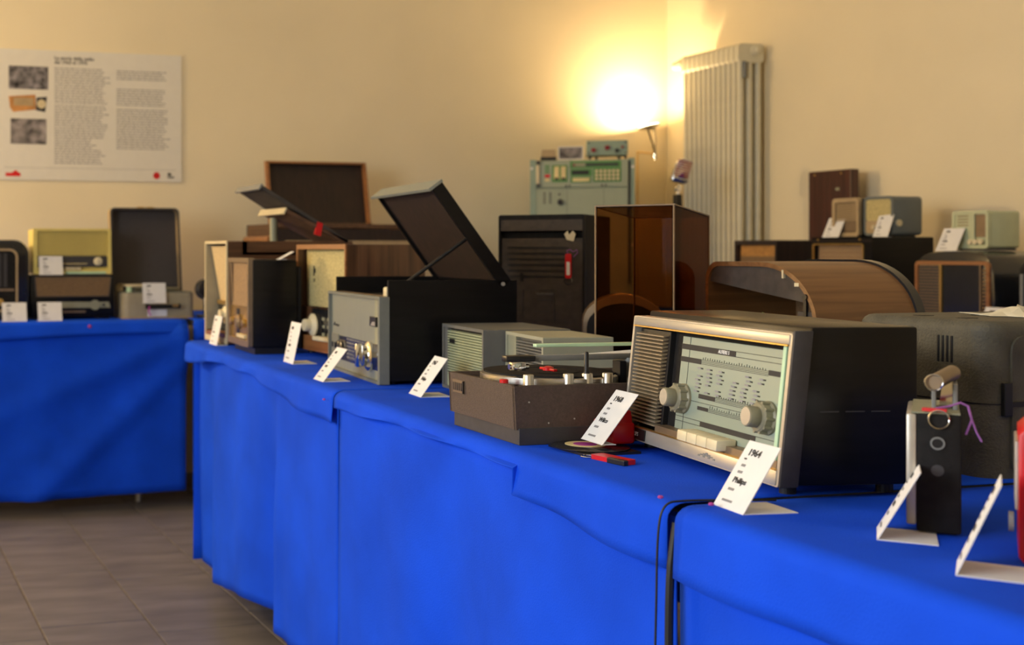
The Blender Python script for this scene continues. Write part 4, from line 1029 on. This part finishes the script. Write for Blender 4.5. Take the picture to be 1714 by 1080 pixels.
    f = thing('framed_photo', 'small framed black and white print standing on the rack', 'picture', onr(X(610), .03), -32)
    obj('frame', shear(frame(-.055, .055, 0, .062, .004, 0, .006), .12), 'paper', f); obj('print', shear(B(-.051, .051, .001, .003, .004, .058), .12), 'printphoto2', f)
    obj('strut', prism([(.006, .04), (.03, 0), (.034, 0), (.009, .044)], -.005, .005, 'x'), 'black', f)
    b = thing('small_box', 'small brown box with black base standing on the rack', 'box', onr(X(305), .02), -32)
    obj('base', B(-.036, .036, 0, .05, 0, .014, .002), 'ink', b); obj('cover', prism([(-.033, .014), (.034, .014), (.031, .048), (-.030, .048)], .002, .048, 'y', .001), 'tan', b)
rack()

# ---- lamp that lights the corner
def lamp():
    bx, by = 3.775, 5.40
    t = thing('clip_lamp', 'chrome arm lamp lighting the wall corner above the rack', 'lamp', (bx, by, HT))
    z = 1.63 - HT
    obj('pole', tube([(0, 0, 0), (0, 0, .77)], .004), 'brass', t); obj('base', cyl((0, 0, 0), (0, 0, .012), .055), 'brass', t, True)
    obj('crossbar', tube([(0, 0, .765), (.085, -.02, .757)], .004), 'brass', t)
    obj('arm', J(tube([(.085, -.02, .755), (.068, -.03, .80), (.030, -.04, .875)], .006), tube([(.085, -.02, .765), (.080, -.03, .82), (.066, -.04, .885)], .006)), 'chrome', t, True)
    obj('joint', J(lathe([(.010, 0), (.010, .03)], (.085, -.02, .727), (0, 0, 1), 14)), 'chrome', t, True)
    ax = Vector((-.16, .16, 1)).normalized(); p = Vector((.036, -.04, .890))
    hd = obj('head', lathe([(.012, -.02), (.05, -.006), (.056, .0), (.05, .001)], p, ax, 28), 'chrome', t, True)
    obj('bulb_glass', lathe([(.050, .0012), (.050, .004)], p, ax, 28), 'lampglow', hd)
    l = bpy.data.lights.new('corner_lamp_light', 'AREA'); l.shape = 'DISK'; l.size = .09; l.energy = 8; l.color = (1, .68, .34)
    o = bpy.data.objects.new('corner_lamp_light', l); COL.objects.link(o); o.location = Vector((bx, by, HT)) + p + ax * .008
    o.rotation_euler = (-ax).to_track_quat('Z', 'Y').to_euler()
lamp()

# ---- microphone on its floor stand
def microphone():
    t = thing('microphone', 'chrome vintage ribbed microphone on a black floor stand before the radiator', 'microphone', (3.405, 4.59, 0))
    obj('base', lathe([(.10, 0), (.10, .012), (.03, .022), (.012, .03)], (0, 0, 0), (0, 0, 1), 32), 'black', t, True)
    obj('pole', cyl((0, 0, .02), (0, 0, 1.235), .008), 'black', t, True)
    obj('clip', B(-.014, .014, -.014, .014, 1.205, 1.262, .004), 'black', t, True)
    obj('swivel', J(cyl((0, 0, 1.255), (.012, 0, 1.30), .009), lathe([(.012, -.01), (.014, 0), (.012, .01)], (.004, 0, 1.285), (0, 1, 0), 14)), 'chrome', t, True)
    hd = obj('head', J(prism(rr(-.034, .034, -.05, .058, .018, 6, .03), -.028, .028, 'y', .008)), 'chrome', t, True)
    hd.location = (.020, 0, 1.358); hd.rotation_euler = (0, R(16), R(-30))
    for i in range(7):
        rib = obj('rib', B(-.030, .030, -.0315, -.024, -.022 + i * .0105, -.016 + i * .0105, .002), 'darkred', hd)
    obj('side_band', B(-.036, .036, -.03, .03, -.036, -.028, .003), 'chrome', hd, True)
microphone()

# ================================================================== RIGHT WALL TABLE
X0 = 3.5
loc, rz = facing_aisle((X0, 4.10), .24, 0)
t = thing('table_radio', 'dark low radio with orange cloth front at the radiator end', 'radio', loc, rz)
obj('cabinet', J(prism(rr(-.12, .12, 0, .314, .004, 4), .02, .30, 'y'), ring(rr(-.12, .12, 0, .314, .004, 4), rr(-.108, .112, .012, .296, .003, 4), -.01, .021)), 'darkwood', t)
obj('speaker_cloth', shear(B(-.106, .110, .0, .005, .012, .25), .04), 'cloth_brown', t)
obj('cloth_header', shear(B(-.106, .110, .0, .005, .25, .295), .04), 'cloth_orange', t)
loc, rz = facing_aisle((X0, 3.634), .29, 0)
t = thing('table_radio', 'large black radio with cream-edged cloth front carrying two small radios', 'radio', loc, rz)
obj('cabinet', J(prism(rr(-.145, .145, 0, .322, .004, 4), .03, .27, 'y'), ring(rr(-.145, .145, 0, .322, .004, 4), rr(-.135, .105, .02, .296, .008, 4), 0, .031)), 'blackgloss', t)
obj('front_edging', ring(rr(-.138, .108, .018, .299, .01, 4), rr(-.134, .104, .022, .294, .008, 4), -.004, .002), 'brass', t)
obj('side_lining', prism([(.001, .02), (.028, .02), (.028, .29)], -.134, -.125, 'x'), 'tanvinyl', t)
c = obj('speaker_cloth', shear(B(-.132, .104, .012, .016, .02, .296), .03), 'cloth_tan', t)
obj('cloth_threads', J(*[shear(B(-.12, .104, .011, .0125, .12 + i * .017, .1215 + i * .017), .03) for i in range(10)]), 'tan', c)
obj('top_trim', B(-.145, .145, -.002, .004, .306, .310), 'darkwood', t)
obj('trim_stud', J(cyl((-.11, -.004, .313), (-.11, 0, .313), .004, seg=10), cyl((.09, -.004, .313), (.09, 0, .313), .004, seg=10)), 'brass', t)
ZT = HT + .322
loc, rz = facing_aisle((3.60, 3.795), .13, 0, ZT)
t = thing('small_radio', 'small orange-brown radio with horizontal slats beside the grey one', 'radio', loc, rz)
obj('case', prism(rr(-.065, .065, .004, .146, .012, 5), .008, .11, 'y', .004), 'black', t, True)
obj('front_frame', ring(rr(-.066, .064, .003, .148, .014, 5), rr(-.052, .052, .018, .132, .008, 5), -.006, .014), 'tan', t, True)
g = obj('face', prism(rr(-.053, .053, .017, .133, .008, 5), .006, .010), 'bronze', t)
louvres(-.051, .051, .062, .130, 10, .0, .006, 'tan', g, 'slat', 0, .55)
obj('dial_window', B(-.046, .048, .001, .006, .022, .058, .002), 'bronze', t)
obj('foot', B(-.04, .04, .01, .10, 0, .006), 'black', t)
loc, rz = facing_aisle((3.60, 3.638), .135, 0, ZT)
t = thing('small_radio', 'small blue-grey radio with ochre cloth front next to the orange-brown one', 'radio', loc, rz)
obj('case', prism(rr(-.0675, .0675, .006, .147, .016, 5), .004, .125, 'y', .005), 'greyblue', t, True)
obj('front_frame', ring(rr(-.068, .066, .006, .148, .016, 5), rr(-.060, .056, .014, .138, .012, 5), -.004, .006), 'greyblue', t, True)
obj('speaker_cloth', prism(rr(-.061, .057, .060, .139, .010, 5), -.001, .003), 'cloth_yellow', t)
obj('lower_panel', prism(rr(-.061, .057, .012, .060, .006, 4), -.002, .003), 'tan', t)
knob(t, (-.02, -.002, .036), .008, .008, 'cream')
obj('side_knob', lathe([(.012, 0), (.012, .006)], (.0675, .018, .05), (1, 0, 0), 18), 'cream', t, True)
obj('foot', B(-.05, .05, .02, .11, 0, .008), 'black', t)
card('white year card before the small orange-brown radio', (3.575, 3.915, ZT), -92, .085, .082, 24, .02)
card('white year card before the small blue-grey radio', (3.57, 3.672, ZT), -92, .07, .085, 20, .02)
# upright panel against the wall
t = thing('wood_panel', 'dark red-brown wooden panel leaning upright against the right wall', 'panel', (3.93, 4.275, HT), -90)
k = .0
obj('board', B(-.115, .115, -.03, .012, 0, .605, .003), 'panelwood', t)
obj('scratch_patch', J(B(.035, .055, -.0308, -.0295, .52, .532)), 'olive', t)
obj('corner_screw', J(*[cyl((x, -.032, .59), (x, -.029, .59), .004, seg=8) for x in (-.08, .065)]), 'brass', t)
# bakelite radio with arched top
loc, rz = facing_aisle((X0, 3.153), .288, 0)
t = thing('bakelite_radio', 'black arch-topped bakelite radio with copper frame and four knobs near the right wall', 'radio', loc, rz)
ap = [(-.15, .0), (.150, .0), (.158, .12), (.152, .20), (.135, .245)] + [(.125 * math.cos(R(a)), .252 + .020 * math.sin(R(a))) for a in range(10, 171, 16)] + [(-.135, .245), (-.15, .20), (-.155, .12)]
obj('shell', prism(ap, 0, .26, 'y', .006), 'dialblack', t, True)
obj('copper_frame', ring(rr(-.146, .142, .045, .238, .016, 5), rr(-.134, .130, .057, .226, .010, 5), -.008, .002), 'teak', t, True)
obj('grille_panel', B(-.134, -.045, -.003, .001, .057, .226), 'cloth_tan', t)
louvres(-.132, -.046, .060, .224, 16, -.006, .003, 'darkgrey', t, 'slat', 0, .4)
obj('divider', B(-.046, -.038, -.010, .001, .057, .226, .001), 'brass', t)
obj('dial_glass', B(-.037, .106, -.004, .001, .060, .223), 'dialblack', t)
obj('right_slats', J(*[B(.112, .128, -.005, .001, .062 + i * .012, .068 + i * .012) for i in range(13)]), 'cloth_brown', t)
obj('dial_trim', B(.107, .111, -.009, .001, .057, .226), 'bronze', t)
for i in range(4): knob(t, (-.055 + i * .05, .0, .020), .013, .018, 'black', 'brass')
loc, rz = facing_aisle((3.58, 3.236), .135, 0, HT + .2735)
t = thing('small_radio', 'small pale green plastic radio with brown dial on the arched bakelite one', 'radio', loc, rz)
obj('case', prism(rr(-.0675, .0675, .008, .130, .010, 5), .004, .13, 'y', .005), 'whitegreen', t, True)
obj('front_frame', ring(rr(-.069, .069, .006, .132, .012, 5), rr(-.058, .060, .018, .120, .006, 5), -.005, .008), 'whitegreen', t, True)
obj('slot_panel', B(-.059, .0, -.002, .005, .018, .120), 'whitegreen', t)
for i in range(4): obj('slot', B(-.048, -.008, -.0028, -.001, .082 + i * .010, .0855 + i * .010), 'bronze', t)
obj('divider', B(-.002, .018, -.006, .005, .018, .120, .002), 'whitegreen', t)
obj('dial_window', B(.018, .060, .0, .004, .044, .118), 'bronze', t)
for i in range(3): knob(t, (.005 + i * .02, -.003, .028), .009, .010, 'ivory')
obj('base', B(-.055, .06, .01, .12, 0, .010), 'darkgrey', t)
card('white year card before the pale green radio on the bakelite one', (3.535, 3.36, HT + .2715), -92, .085, .085, 26, .035)
loc, rz = facing_aisle((X0, 2.80), .26, 0)
t = thing('bakelite_radio', 'black bakelite radio with upright metal ribs at the right edge', 'radio', loc, rz)
obj('shell', prism(rr(-.13, .13, 0, .238, .008, 5, .03), 0, .24, 'y', .006), 'dialblack', t, True)
for i in range(7): obj('rib', B(-.118 + i * .03, -.108 + i * .03, -.008, .001, .03, .2, .002), 'grey', t)
knob(t, (.0, .0, .016), .010, .014, 'black')
card('white year card between the two bakelite radios', (3.43, 3.09, HT), -92, .11, .10, 20, .03)
